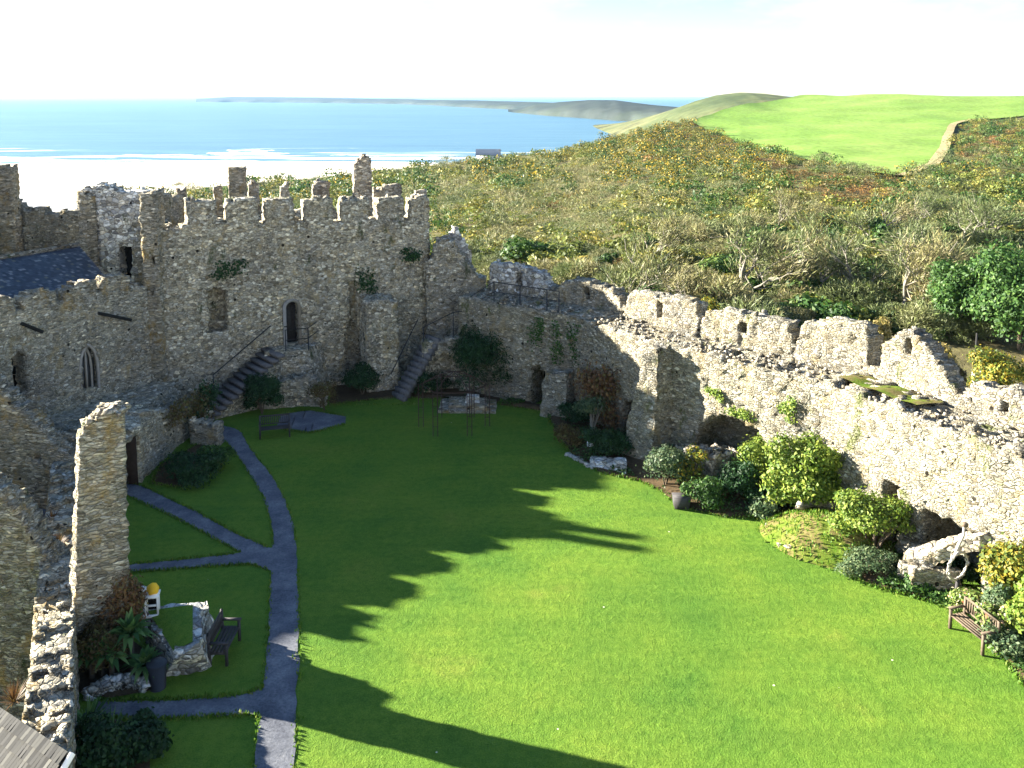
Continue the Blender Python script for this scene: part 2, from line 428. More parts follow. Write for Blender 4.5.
def masonry(line, thick, top, base=0.0, holes=(), res=.15, rough=.05, side=1, batter=0.0, s0=0.0, s1=None, seed=0, nt=None, jit=.32, tslope=0.0):
    """holes: (s0,s1,z0,z1,kind,depth) kind rect|arch|point; depth None = right through"""
    s1 = line.L if s1 is None else s1
    L = s1 - s0; ns = max(2, int(round(L / res))); S = np.linspace(s0, s1, ns + 1); Sc = (S[1:] + S[:-1]) / 2
    tp = top(Sc); zmax = tp.max(); nz = max(2, int(math.ceil((zmax - base) / res)))
    Z = base + np.arange(nz + 1) * res; Zc = (Z[1:] + Z[:-1]) / 2
    nt = nt or max(1, int(round(thick / (res * 1.6)))); T = np.linspace(0, thick, nt + 1); Tc = (T[1:] + T[:-1]) / 2
    tp3 = tp[:, None] + 0 * Tc[None, :] + tslope * Tc[None, :]
    q = np.stack(np.broadcast_arrays(Sc[:, None] * 1.0, Tc[None, :] * 1.0, np.array([[seed * 3.7]])), -1)
    tp3 = tp3 + .5 * res * vnoise(q, 1.0 / res * .7, seed + 5)
    A = Zc[None, :, None] < tp3[:, None, :]
    A[:, 0, :] = True
    for h in holes:
        a, b_, z0, z1, kind, dep = h
        inz = (Zc >= z0) & (Zc < z1); ins = (Sc >= a) & (Sc < b_)
        mask = ins[:, None] & inz[None, :]
        if kind != 'rect':
            w = (b_ - a) / 2; cx = (a + b_) / 2
            if kind == 'arch':
                zs = z1 - w; bad = (Zc[None, :] > zs) & (((Sc[:, None] - cx) ** 2 + (Zc[None, :] - zs) ** 2) > w * w)
            else:
                zs = z1 - w * 1.7; rr = np.clip((Zc - zs) / (w * 1.7), 0, 1)
                bad = (Zc[None, :] > zs) & (abs(Sc[:, None] - cx) > w * np.sqrt(1 - rr[None, :] ** 1.3))
            mask &= ~bad
        kk = (Tc < dep) if dep is not None else np.ones(nt, bool)
        A &= ~(mask[:, :, None] & kk[None, None, :])
    P = line.at(S); tg = line.tan(S); N = side * np.stack([-tg[:, 1], tg[:, 0]], -1)
    V = np.zeros((ns + 1, nz + 1, nt + 1, 3))
    off = T[None, None, :] + batter * ((Z - base)[None, :, None]) * (1 - T / thick)[None, None, :]
    V[..., :2] = P[:, None, None, :] + N[:, None, None, :] * off[..., None]
    V[..., 2] = Z[None, :, None]
    g = np.random.default_rng(seed + 100)
    J = g.uniform(-1, 1, V.shape) * res * jit
    J[:, 0] = 0
    n1 = vvec(V, 1.7 / max(.3, res * 3), seed) * rough
    V = V + J * np.array([1, 1, .9]) + n1
    gid = np.arange(V[..., 0].size).reshape(V.shape[:3])
    Fs = []
    def emit(mask, corners):
        idx = np.argwhere(mask)
        if len(idx): Fs.append(np.stack([gid[idx[:, 0] + c[0], idx[:, 1] + c[1], idx[:, 2] + c[2]] for c in corners], -1))
    B = np.pad(A, 1)
    c = (slice(1, -1),) * 3
    emit(A & ~B[:-2, 1:-1, 1:-1], [(0, 0, 0), (0, 0, 1), (0, 1, 1), (0, 1, 0)])
    emit(A & ~B[2:, 1:-1, 1:-1], [(1, 0, 0), (1, 1, 0), (1, 1, 1), (1, 0, 1)])
    emit(A & ~B[1:-1, 2:, 1:-1], [(0, 1, 0), (0, 1, 1), (1, 1, 1), (1, 1, 0)])
    m = A & ~B[1:-1, :-2, 1:-1]; m[:, 0, :] = False
    emit(m, [(0, 0, 0), (1, 0, 0), (1, 0, 1), (0, 0, 1)])
    emit(A & ~B[1:-1, 1:-1, :-2], [(0, 0, 0), (0, 1, 0), (1, 1, 0), (1, 0, 0)])
    emit(A & ~B[1:-1, 1:-1, 2:], [(0, 0, 1), (1, 0, 1), (1, 1, 1), (0, 1, 1)])
    F = np.concatenate(Fs); used, inv = np.unique(F, return_inverse=True)
    return V.reshape(-1, 3)[used], inv.reshape(F.shape)
def wall(name, mat, parent, line, thick, top, **k):
    if not isinstance(line, Line): line = Line(line)
    if not callable(top): top = prof(top) if isinstance(top, list) else (lambda s, t=top: s * 0 + t)
    lab = k.pop('label', None)
    V, F = masonry(line, thick, top, **k)
    return mk(name, V, F, mat, parent, label=lab)
def rough_block(name, mat, parent, corners, res=.15, rough=.05, jit=.3, seed=0, label=None):
    """a hexahedron (8 corners, bottom 4 then top 4) faced with uneven stones"""
    c = np.asarray(corners, float); b = MB()
    for q in ((0, 1, 5, 4), (1, 2, 6, 5), (2, 3, 7, 6), (3, 0, 4, 7), (4, 5, 6, 7)):
        a, b1, c1, d = c[list(q)]
        nu = max(1, int(max(np.linalg.norm(b1 - a), np.linalg.norm(c1 - d)) / res)); nv = max(1, int(max(np.linalg.norm(d - a), np.linalg.norm(c1 - b1)) / res))
        u = np.linspace(0, 1, nu + 1)[:, None, None]; v = np.linspace(0, 1, nv + 1)[None, :, None]
        P = (a * (1 - u) + b1 * u) * (1 - v) + (d * (1 - u) + c1 * u) * v
        P = P + vvec(P, 2.4, seed) * rough + vvec(P, .9 / res, seed + 3) * res * jit
        idx = np.arange((nu + 1) * (nv + 1)).reshape(nu + 1, nv + 1)
        b.add(P, np.stack([idx[:-1, :-1], idx[1:, :-1], idx[1:, 1:], idx[:-1, 1:]], -1).reshape(-1, 4))
    return b.build(name, mat, parent, label=label)
def stones(name, mat, parent, pts, size, seed=0, label=None):
    """loose or laid stones: little irregular hexahedra"""
    g = np.random.default_rng(seed); b = MB()
    for p in pts:
        s = size * g.uniform(.6, 1.3, 3) * np.array([1, .8, .6]); a = g.uniform(0, 6.28)
        c = np.array([(-1, -1, -1), (1, -1, -1), (1, 1, -1), (-1, 1, -1), (-1, -1, 1), (1, -1, 1), (1, 1, 1), (-1, 1, 1)], float)
        c = c * np.where(c[:, 2:] > 0, .78, 1.0) * s / 2 + g.uniform(-.12, .12, (8, 3)) * size
        ca, sa = math.cos(a), math.sin(a)
        c = np.stack([c[:, 0] * ca - c[:, 1] * sa, c[:, 0] * sa + c[:, 1] * ca, c[:, 2]], -1)
        b.hexa(c + np.array(p) + np.array([0, 0, s[2] * .3]))
    return b.build(name, mat, parent, label=label)

# ------------------------------------------------------------------ foliage
def rdir(n, g):
    d = g.normal(size=(n, 3)); return d / (np.linalg.norm(d, axis=1)[:, None] + 1e-9)
def leaf_quads(P, Nrm, L, W, g, tang=None):
    n = len(P)
    t = rdir(n, g) if tang is None else tang
    b = np.cross(Nrm, t); b /= np.linalg.norm(b, axis=1)[:, None] + 1e-9
    if tang is None: t = np.cross(b, Nrm)
    L = np.broadcast_to(np.asarray(L, float), (n,))[:, None]; W = np.broadcast_to(np.asarray(W, float), (n,))[:, None]
    V = np.stack([P - t * L / 2, P + b * W / 2 - t * L * .05, P + t * L / 2 + Nrm * L * .1, P - b * W / 2 - t * L * .05], 1)
    return V.reshape(-1, 3), np.arange(4 * n).reshape(n, 4)
def crown(n, lobes, leaf, g, aspect=.6, spread=.7, depth_=.4, hang=0.0):
    lb = np.array(lobes, float); w = (lb[:, 3] * lb[:, 4] * lb[:, 5]) ** .66; w /= w.sum()
    k = g.choice(len(lb), n, p=w); d = rdir(n, g)
    d[:, 2] = np.where(d[:, 2] < -.25, -d[:, 2] * .7, d[:, 2]); d /= np.linalg.norm(d, axis=1)[:, None]
    r = 1 - depth_ * g.uniform(0, 1, n) ** 1.6 + g.normal(0, .06, n)
    P = lb[k, :3] + d * lb[k, 3:6] * r[:, None]
    N = d + spread * rdir(n, g); N /= np.linalg.norm(N, axis=1)[:, None] + 1e-9
    s = leaf * g.uniform(.45, 1.45, n)
    sp = np.argsort(g.uniform(size=n))[: n // 9]; ax_ = rdir(24, g)[g.integers(0, 24, len(sp))]          # sprigs standing out of the outline
    P[sp] += (d[sp] * .5 + ax_ * np.array([1, 1, .7]) * .5) * lb[k[sp], 3:6] * g.uniform(.05, .55, len(sp))[:, None]
    return leaf_quads(P, N, s, s * aspect, g)
def lobes_for(rx, ry, h, n, g, lo=.25, core=.82):
    out = [(0, 0, h * .42, rx * core, ry * core, h * .54 * core)]
    for i in range(n):
        a = g.uniform(0, 6.28); q = g.uniform(.4, .74); zz = g.uniform(lo * .6, .76)
        k = g.uniform(.24, .52)
        out.append((math.cos(a) * rx * q, math.sin(a) * ry * q, h * zz, rx * k, ry * k, h * k * .6))
    return out
def stem_set(b, h, rx, n, r, g):
    for i in range(n):
        a = g.uniform(0, 6.28); q = g.uniform(.3, .7) * rx
        p = [(0, 0, -.05), (math.cos(a) * q * .35, math.sin(a) * q * .35, h * .3), (math.cos(a) * q, math.sin(a) * q, h * g.uniform(.6, .8))]
        b.tube(p, r, 5, r * .3)
    return b
def shrub(name, label, mat, loc, rx, ry, h, leaf=.12, n=1400, cat='shrub', nl=8, seed=1, group=None, stem=True, z=0.0, trunk=0.0, aspect=.6, bark='bark', foliage_name='foliage', core=.82):
    g = np.random.default_rng(seed)
    t = thing(name, label, cat, (loc[0], loc[1], z), group)
    lb = lobes_for(rx, ry, h - trunk, nl, g, core=core)
    lb = [(a, b, c + trunk, d, e, f) for a, b, c, d, e, f in lb]
    V, F = crown(int(n * 2.3), lb, leaf * .76, g, aspect)
    V[:, 2] = np.maximum(V[:, 2], .02)
    mk(foliage_name, V, F, mat, t, local=True)
    if trunk or stem:
        b = MB(); stem_set(b, h, rx, 5 if trunk else 4, .05 if trunk else .03, g)
        if trunk: b.tube([(0, 0, -.05), (.03, 0, trunk * .6), (0, .02, trunk * 1.3)], .08, 7, .05)
        b.build('trunk' if trunk else 'stem', M[bark], t, local=True)
    return t
def px_shrub(name, label, mat, u, v, w, h, **k):
    """shrub measured in the photo: column, foot row, width and height in pixels"""
    zz = k.get('z', 0.0)
    x, y = onz(u, v, zz); d = depth(x, y, zz); rx = w * d / F_PX / 2
    ry = k.pop('ry', rx * .85)
    return shrub(name, label, mat, (x, y + ry * .8), rx, ry, h * d / F_PX, **k)
def spiky(name, label, mat, loc, r, n=70, seed=1, w=.05, z=0.0, cat='plant', droop=.5, group=None, base_h=.0):
    g = np.random.default_rng(seed); t = thing(name, label, cat, (loc[0], loc[1], z), group); b = MB()
    for i in range(n):
        a = g.uniform(0, 6.28); el = g.uniform(.25, 1.35); L = r * g.uniform(.7, 1.15)
        d = np.array([math.cos(a) * math.cos(el), math.sin(a) * math.cos(el), math.sin(el)])
        sd = np.array([-math.sin(a), math.cos(a), 0]) * w / 2
        p0 = np.array([0, 0, base_h]); p1 = p0 + d * L * .55; p2 = p0 + d * L - np.array([0, 0, droop * L * .35 * math.cos(el)])
        p2[2] = max(p2[2], .03)
        b.add([p0 - sd * .6, p0 + sd * .6, p1 + sd, p1 - sd, p2], [(0, 1, 2, 3)], [(3, 2, 4)])
    b.build('leaf_rosette', mat, t, local=True)
    if base_h: MB().tube([(0, 0, -.05), (0.02, 0, base_h)], .07, 7, .06).build('trunk', M['bark'], t, local=True)
    return t
def wall_plant(name, label, mat, line, s, z, w, h, thick=.22, n=350, leaf=.12, seed=1, side=1, cat='plant', up=0.0):
    """leaves clinging to a wall face"""
    g = np.random.default_rng(seed); p = line.at(s); tg = line.tan(s); nn = -side * np.array([-tg[1], tg[0]])
    t = thing(name, label, cat, (p[0], p[1], z))
    k = g.integers(0, 5, n); ca = g.uniform(-.5, .5, (5, 2)) * .9
    a = ca[k, 0] * w + g.normal(0, .16, n) * w; c = np.clip(ca[k, 1] * h + g.normal(0, .17, n) * h, -h * .6, h * .6)
    o_ = abs(g.normal(0, .5, n)) * thick + .05
    P = np.stack([tg[0] * a + nn[0] * o_, tg[1] * a + nn[1] * o_, c], -1)
    N = np.array([nn[0], nn[1], .4]) + .7 * rdir(n, g); N /= np.linalg.norm(N, axis=1)[:, None]
    s_ = leaf * g.uniform(.6, 1.4, n)
    V, F = leaf_quads(P, N, s_, s_ * .7, g)
    mk('foliage', V, F, mat, t, local=True)
    return t

# ================================================================== THE GROUND
def lz(x, y): return .05 * vnoise(np.stack([np.asarray(x, float), np.asarray(y, float), np.asarray(x, float) * 0], -1), .16, 3)
def sheet(name, poly_fn, nx, ny, mat, dz=0.0):
    """ruled sheet: poly_fn(a,b)->(x,y), a,b in 0..1"""
    a, b = np.meshgrid(np.linspace(0, 1, nx + 1), np.linspace(0, 1, ny + 1), indexing='ij')
    x, y = poly_fn(a, b); V = np.stack([x, y, lz(x, y) + dz], -1)
    if name == 'lawn': V[..., 2] -= 3.8 * ((x < np.interp(y, [11.5, 15.0, 21.4], [-7.4, -9.1, -11.4])) & (y < 21.2))
    i = np.arange((nx + 1) * (ny + 1)).reshape(nx + 1, ny + 1)
    return struct(mk(name, V.reshape(-1, 3), np.stack([i[:-1, :-1], i[1:, :-1], i[1:, 1:], i[:-1, 1:]], -1).reshape(-1, 4), mat, smooth=True))
sheet('lawn', lambda a, b: (-30 + 46 * a - 0 * b, 4 + 38 * b), 150, 130, M['lawn'])
EDGES = []
def ribbon(name, left, right, mat, dz, n=60):
    """path from two edges measured in the photo"""
    def edge(pts):
        w = np.array([onz(u, v) for u, v in pts]); c = np.concatenate([[0], np.cumsum(np.linalg.norm(np.diff(w, axis=0), axis=1))]); c /= c[-1]
        q = np.linspace(0, 1, n + 1)
        # smooth the corner points
        xs = np.interp(q, c, w[:, 0]); ys = np.interp(q, c, w[:, 1])
        for _ in range(6):
            xs[1:-1] = (xs[:-2] + 2 * xs[1:-1] + xs[2:]) / 4; ys[1:-1] = (ys[:-2] + 2 * ys[1:-1] + ys[2:]) / 4
        return np.stack([xs, ys], -1)
    A, B = edge(left), edge(right)
    g = np.random.default_rng(5); EDGES.append((A.copy(), B.copy())); A += g.normal(0, .02, A.shape); B += g.normal(0, .02, B.shape)
    m = 6; V = []
    for k in range(m + 1):
        p = A + (B - A) * k / m; V.append(np.stack([p[:, 0], p[:, 1], lz(p[:, 0], p[:, 1]) + dz], -1))
    V = np.stack(V, 1); i = np.arange(V[..., 0].size).reshape(n + 1, m + 1)
    return struct(mk(name, V.reshape(-1, 3), np.stack([i[:-1, :-1], i[1:, :-1], i[1:, 1:], i[:-1, 1:]], -1).reshape(-1, 4), mat, smooth=True))
ribbon('gravel_path', [(208, 440), (222, 437), (234, 450), (250, 474), (264, 497), (271, 521), (273, 544), (271, 580), (270, 620), (267, 665), (262, 700), (258, 735), (252, 790)],
       [(208, 424), (240, 428), (250, 450), (271, 474), (284, 497), (292, 521), (296, 544), (298, 580), (298, 620), (298, 665), (297, 700), (296, 735), (293, 790)], M['gravel'], .022)
ribbon('gravel_path', [(120, 483), (140, 485), (200, 514), (240, 537), (275, 552)], [(120, 492), (131, 497), (180, 520), (225, 545), (268, 570)], M['gravel'], .017)
ribbon('gravel_path', [(120, 566), (200, 559), (245, 554), (280, 548)], [(120, 573), (200, 568), (250, 565), (280, 575)], M['gravel'], .027)
ribbon('gravel_path', [(95, 703), (180, 702), (245, 697), (282, 682)], [(95, 719), (180, 720), (250, 716), (282, 722)], M['gravel'], .014)
ribbon('gravel_path', [(-10, 500), (30, 500), (66, 500)], [(-10, 552), (30, 552), (66, 552)], M['gravel'], .02)
ribbon('paved_patch', [(282, 414), (310, 410), (345, 416)], [(276, 428), (310, 433), (345, 424)], M['gravel'], .012)

# ------------------------------------------------------------------ hillside outside the walls
SKY = np.array([(-400, 200), (0, 200), (180, 193), (300, 182), (370, 174), (430, 167), (480, 160), (560, 151), (640, 131), (690, 121), (740, 106), (800, 96.2), (900, 95.6), (1024, 96.8), (1200, 98.5), (1500, 104)], float)
YTOP = np.array([(-400, 330), (0, 330), (180, 335), (300, 335), (430, 330), (560, 310), (640, 300), (690, 320), (740, 390), (800, 450), (1024, 430), (1500, 420)], float)
VBOT, YBOT = 352.0, 46.0
def hill_Y(u, v):
    vt = np.interp(u, SKY[:, 0], SKY[:, 1]); yt = np.interp(u, YTOP[:, 0], YTOP[:, 1])
    q = np.clip((v - vt) / (VBOT - vt), 0, 1)
    return 1 / (1 / yt + (1 / YBOT - 1 / yt) * (.30 * q + .70 * q ** 1.7))
def hill_pt(u, v, dz=0.0):
    Y = hill_Y(u, v); z = CAM_H - Y * ratio(v); d = Y * CP + (CAM_H - z) * SP
    return np.stack(np.broadcast_arrays((u - 512) / F_PX * d, Y, z + dz), -1)
U = np.linspace(-400, 1500, 480); q = np.linspace(0, 1, 120) ** 1.2
UU, QQ = np.meshgrid(U, q, indexing='ij')
VT = np.interp(UU, SKY[:, 0], SKY[:, 1]); VV = VT + (VBOT - VT) * QQ
HP = hill_pt(UU, VV)
HP[..., 2] += .5 * vnoise(HP * np.array([1, 1, 0]), .08, 4) * (QQ > .02)
back = []
for k, (fy, fz) in enumerate(((1.08, -1.5), (1.3, -8), (1.7, -22), (2.0, -40))):
    b0 = HP[:, 0].copy(); b0[:, :2] *= fy; b0[:, 2] += fz; back.append(b0)
front = []
for k, (y, dz) in enumerate(((.92, -.4), (.8, -1.5), (.5, -3))):
    b0 = HP[:, -1].copy(); b0[:, :2] *= y; b0[:, 2] += dz; front.append(b0)
ALL = np.concatenate([np.stack(back[::-1], 1), HP, np.stack(front, 1)], 1)
i = np.arange(ALL[..., 0].size).reshape(ALL.shape[:2])
struct(mk('hillside', ALL.reshape(-1, 3), np.stack([i[:-1, :-1], i[:-1, 1:], i[1:, 1:], i[1:, :-1]], -1).reshape(-1, 4), M['hill'], smooth=True))

# pasture field on the hill, its dry margin
FL = np.array([(95.4, 812), (97.5, 792), (101, 772), (107, 738), (115, 710), (122, 692), (130, 703), (137, 720), (145, 742), (154, 772), (162, 802), (170, 840), (175, 868), (178, 895)], float)
FR = np.array([(95.4, 1500), (104, 1500), (112, 1300), (116, 1030), (120, 975), (126, 955), (135, 949), (150, 944), (160, 937), (168, 928), (174, 915), (178, 900)], float)
def field_sheet(name, lf, rf, v0, v1, nr, nc, mat, dz):
    v = np.linspace(v0, v1, nr + 1); a = np.linspace(0, 1, nc + 1)
    l = lf(v); r = rf(v); u = l[:, None] + (r - l)[:, None] * a[None, :]
    vv = v[:, None] + 0 * u
    vt = np.interp(u, SKY[:, 0], SKY[:, 1]); vv = np.maximum(vv, vt + .02)
    P = hill_pt(u, vv, dz); P[..., 2] += .5 * vnoise(P * np.array([1, 1, 0]), .08, 4)
    i = np.arange(u.size).reshape(u.shape)
    return struct(mk(name, P.reshape(-1, 3), np.stack([i[:-1, :-1], i[:-1, 1:], i[1:, 1:], i[1:, :-1]], -1).reshape(-1, 4), mat, smooth=True))
field_sheet('field', lambda v: np.interp(v, FL[:, 0], FL[:, 1]), lambda v: np.interp(v, FR[:, 0], FR[:, 1]), 95.4, 178, 124, 160, M['field'], .5)
field_sheet('field_margin', lambda v: np.interp(v, FR[:, 0], FR[:, 1]) - 5, lambda v: np.interp(v, FR[:, 0], FR[:, 1]) + 1 + np.clip((v - 120) * .16, 0, 7), 119, 179, 80, 6, M['margin'], .65)

# far hill, headlands, beach, sea
def ridge(name, sky, foot_v, y0, y1, mat, rows=24, jag=0.0, back=1.5, zfloor=-26):
    sky = np.array(sky, float); u = np.linspace(sky[0, 0], sky[-1, 0], 140)
    top = np.interp(u, sky[:, 0], sky[:, 1]); ys = np.interp(u, [u[0], u[-1]], y1) if np.ndim(y1) else u * 0 + y1
    P = []
    for k in range(rows + 1):
        f = k / rows; Y = y0 + (ys - y0) * f
        z = (CAM_H - ys * ratio(top)); zz = zfloor + (z - zfloor) * np.sin(f * math.pi / 2) ** .8
        x = (u - 512) / F_PX * (ys * CP + (CAM_H - z) * SP) * (Y / ys) ** .3
        P.append(np.stack([x, Y, zz], -1))
    for fy, fz in ((1.12, .75), (back, 0)):
        p = P[rows].copy(); p[:, 1] *= fy; p[:, 2] = zfloor + (p[:, 2] - zfloor) * fz; P.append(p)
    P = np.stack(P, 1)
    if jag: P[..., 2] += jag * vnoise(P * np.array([1, 1, 0]), .012, 8)
    i = np.arange(P[..., 0].size).reshape(P.shape[:2])
    return struct(mk(name, P.reshape(-1, 3), np.stack([i[:-1, :-1], i[1:, :-1], i[1:, 1:], i[:-1, 1:]], -1).reshape(-1, 4), mat, smooth=True))
ridge('hill', [(590, 150), (625, 132), (655, 119), (675, 109), (695, 101), (715, 95.5), (740, 92.5), (760, 93.5), (785, 96.5), (820, 98), (880, 101), (960, 108)], 150, 620, 900, M['farhill'], zfloor=-26)
SEA_Z = -25.0
def headland(name, pts, mat):
    """pts: (u, waterline v, skyline v) - cliff foot on the water, cliff, then land rising behind"""
    pts = np.array(pts, float); u = np.linspace(pts[0, 0], pts[-1, 0], 220)
    wv = np.interp(u, pts[:, 0], pts[:, 1]); sv = np.interp(u, pts[:, 0], pts[:, 2])
    Y = (CAM_H - SEA_Z) / np.array([ratio(v) for v in wv]); P = []
    Y = Y * (1 + .02 * vnoise(np.stack([u * .06, u * 0, u * 0], -1), 1, 2))
    for f, hz in ((1.0, 0.0), (1.004, .22), (1.012, .42), (1.06, .62), (1.14, .85), (1.22, 1.0), (1.5, .6), (1.8, 0)):
        yy = Y * f; ztop = CAM_H - Y * 1.22 * np.array([ratio(v) for v in sv])
        z = SEA_Z - .3 + (np.maximum(ztop, SEA_Z + 1) - SEA_Z) * (hz + (.05 * vnoise(np.stack([u * .09, u * 0 + f * 3, u * 0], -1), 1, 6) if 0 < hz < 1 else 0))
        P.append(np.stack([(u - 512) / F_PX * (Y * CP + 38 * SP) * (f if f < 1.3 else f), yy, z], -1))
    P = np.stack(P, 1); i = np.arange(P[..., 0].size).reshape(P.shape[:2])
    return struct(mk(name, P.reshape(-1, 3), np.stack([i[:-1, :-1], i[1:, :-1], i[1:, 1:], i[:-1, 1:]], -1).reshape(-1, 4), mat, smooth=True))
headland('headland', [(196, 102.2, 98.9), (232, 102.4, 96.6), (300, 102.8, 97.2), (370, 103.6, 98.4), (410, 104.6, 98.8), (425, 105.2, 99.6), (470, 107.5, 100.2), (520, 110, 101.5), (560, 114, 102.8), (600, 117.5, 104), (680, 123.5, 107)], M['cliff'])
headland('headland', [(508, 112.0, 110.5), (535, 114.6, 104.5), (560, 116.5, 101.8), (590, 118.8, 99.8), (615, 120.4, 100), (650, 122.8, 104.5), (690, 126, 108), (760, 134, 118)], M['cliff'])

def make_sea():
    m, nt, b, o = _new('sea_water')
    p = _pos(nt, (.006, .05, 0))
    n = _noise(nt, p, 1.0, 6, .65)
    n2 = _noise(nt, _pos(nt, (.0012, .003, 0)), 1.0, 4, .6)
    c = _ramp(nt, n, [(.3, (.045, .12, .19)), (.55, (.075, .17, .25)), (.72, (.125, .235, .31))])
    c = _mix(nt, .8, c, _ramp(nt, n2, [(.3, (.8, .85, .9)), (.7, (1.15, 1.15, 1.1))]), 'MULTIPLY')
    # lines of surf close to the beach
    sep = nt.nodes.new('ShaderNodeSeparateXYZ'); g = nt.nodes.new('ShaderNodeNewGeometry'); nt.links.new(g.outputs['Position'], sep.inputs[0])
    wv = nt.nodes.new('ShaderNodeTexNoise'); wv.inputs['Scale'].default_value = 1.0; wv.inputs['Detail'].default_value = 5; wv.inputs['Roughness'].default_value = .6
    nt.links.new(_pos(nt, (.007, .055, 0)), wv.inputs['Vector'])
    near = nt.nodes.new('ShaderNodeMapRange'); near.inputs[1].default_value = 800; near.inputs[2].default_value = 525
    near.inputs[3].default_value = 0.0; near.inputs[4].default_value = .22
    nt.links.new(sep.outputs[1], near.inputs[0])
    foam = _ramp(nt, _math(nt, 'ADD', wv.outputs['Fac'], near.outputs[0]), [(.70, (0, 0, 0)), (.76, (1, 1, 1))])
    c = _mix(nt, foam, c, (.85, .87, .88))
    nt.links.new(c, b.inputs['Base Color'])
    b.inputs['Roughness'].default_value = .35; b.inputs['Specular IOR Level'].default_value = .25
    _bump(nt, b, _noise(nt, _pos(nt, (.05, .25, 0)), 1.0, 5, .6), .6, 1.2)
    return m
M['sea'] = make_sea()
def flat_grid(name, x0, x1, ys, z, mat, nx=24, dzf=None):
    xs = np.linspace(x0, x1, nx); X, Y = np.meshgrid(xs, np.array(ys, float), indexing='ij')
    Z = X * 0 + z if dzf is None else dzf(X, Y)
    i = np.arange(X.size).reshape(X.shape)
    return struct(mk(name, np.stack([X, Y, Z], -1).reshape(-1, 3), np.stack([i[:-1, :-1], i[1:, :-1], i[1:, 1:], i[:-1, 1:]], -1).reshape(-1, 4), mat, smooth=True))
flat_grid('sea', -30000, 30000, [440, 520, 600, 800, 1200, 2000, 4000, 8000, 16000, 30000, 45000], SEA_Z, M['sea'], 40)
flat_grid('beach', -420, 420, np.linspace(250, 560, 40), 0, M['sand'], 60, lambda X, Y: SEA_Z + .012 * (532 + .03 * X + 9 * np.sin(X * .02) - Y) + .0006 * np.maximum(0, 480 - Y) ** 1.2)
# breaking wave crests
def surf(u0, u1, v, w, hgt, seed):
    g = np.random.default_rng(seed); n = 60; us = np.linspace(u0, u1, n); b = MB(); V = []
    for k, u in enumerate(us):
        x, y = onz(u, v, SEA_Z); f = math.sin(math.pi * k / (n - 1)) ** .5
        y += 4 * math.sin(k * .2 + seed) + g.normal(0, .8); ww = w * f * g.uniform(.7, 1.3)
        V += [(x, y - ww, SEA_Z + .02), (x, y - ww * .3, SEA_Z + .05 + hgt * f), (x, y + ww * .3, SEA_Z + .05 + hgt * f * .8), (x, y + ww, SEA_Z + .02)]
    F = [(k * 4 + j, (k + 1) * 4 + j, (k + 1) * 4 + j + 1, k * 4 + j + 1) for k in range(n - 1) for j in range(3)]
    return struct(mk('surf', V, np.array(F), M['foam'], smooth=True))
M['foam'] = make_ground('sea_foam', [(.3, (.70, .76, .80)), (.6, (.88, .90, .90))], .06, .5, .3)
for a in ((205, 290, 153.5, 14, .5, 1), (225, 275, 150.5, 8, .4, 2), (300, 470, 158.5, 9, .5, 3), (60, 260, 161, 6, .3, 4), (-60, 120, 157.5, 4, .3, 5), (330, 440, 155.2, 4, .3, 6), (120, 210, 155.0, 3, .2, 7), (-40, 60, 161.5, 6, .3, 8)): surf(*a)

# ================================================================== THE CASTLE
# ------------------------------------------------------------------ far tower (gatehouse range): front face Y = 39.5
tower = thing('castle_tower', 'broad crenellated stone tower with arched door above outside stairs', 'tower', (-9.4, 39, 0))
TA, TB = np.array([-14.7, 36.3]), np.array([-3.87, 41.7])
tl = Line([TA, TB]); tdir = (TB - TA) / np.linalg.norm(TB - TA); tback = np.array([-tdir[1], tdir[0]])
def ts(u, z=4.0): return tl.s_of(u, z)
def tzv(u, v, z=4.0): return tl.z_of(u, v, z)
TOPZ = lambda s_, v: CAM_H - (TA[1] + tdir[1] * s_) * ratio(v)
dz0, dz1 = tzv(291, 344), tzv(291, 300)
wall('wall', M['tower'], tower, tl, 1.0, prof([(0, TOPZ(0, 228)), (1.0, TOPZ(1, 227)), (1.5, TOPZ(1.5, 221)), (tl.L, TOPZ(tl.L, 221))], .10, 3), base=-.3,
     holes=[(ts(284), ts(299), dz0, dz1, 'arch', None), (ts(207), ts(229), tzv(218, 333), tzv(218, 288), 'arch', .75), (ts(349), ts(357), tzv(352, 330), tzv(352, 280), 'rect', .4), (ts(344), ts(362), tzv(352, 392), tzv(352, 326), 'arch', .6)], res=.13, rough=.06, seed=1)
for k, (u0, u1, v0) in enumerate(((182, 216, 201), (222, 258, 200), (261, 294, 200), (300, 333, 199), (337, 369, 200), (374, 404, 199), (406, 429, 197))):
    a_, b_ = ts(u0 + 5, 8), min(ts(u1, 8), tl.L)
    wall('merlon', M['tower'], tower, tl, .75, prof([(0, TOPZ(a_, v0)), (20, TOPZ(a_, v0))], .045, 20 + k, 2.5), base=TOPZ(a_, 222) - .25, s0=a_, s1=b_, res=.12, rough=.04, seed=20 + k)
wall('side_wall', M['tower'], tower, Line([TB, TB + tback * 7.5]), 1.0, prof([(0, 7.3), (7, 7.0)], .12, 4), base=-.3, res=.25, side=1, seed=4)
wall('side_wall', M['tower'], tower, Line([TA + tback * 8.5 + tdir * .1, TA + tback * .3 + tdir * .1]), .9, prof([(0, 7.2), (8, 7.4)], .1, 5), base=-.3, res=.25, side=1, seed=5)
def bY(u): return 44.2 + (u - 165) / 263 * 4.6
def bx(u, z=8.0): return (u - 512) / F_PX * depth(0, bY(u), z)
bl = Line([(bx(165), bY(165)), (bx(428), bY(428))])
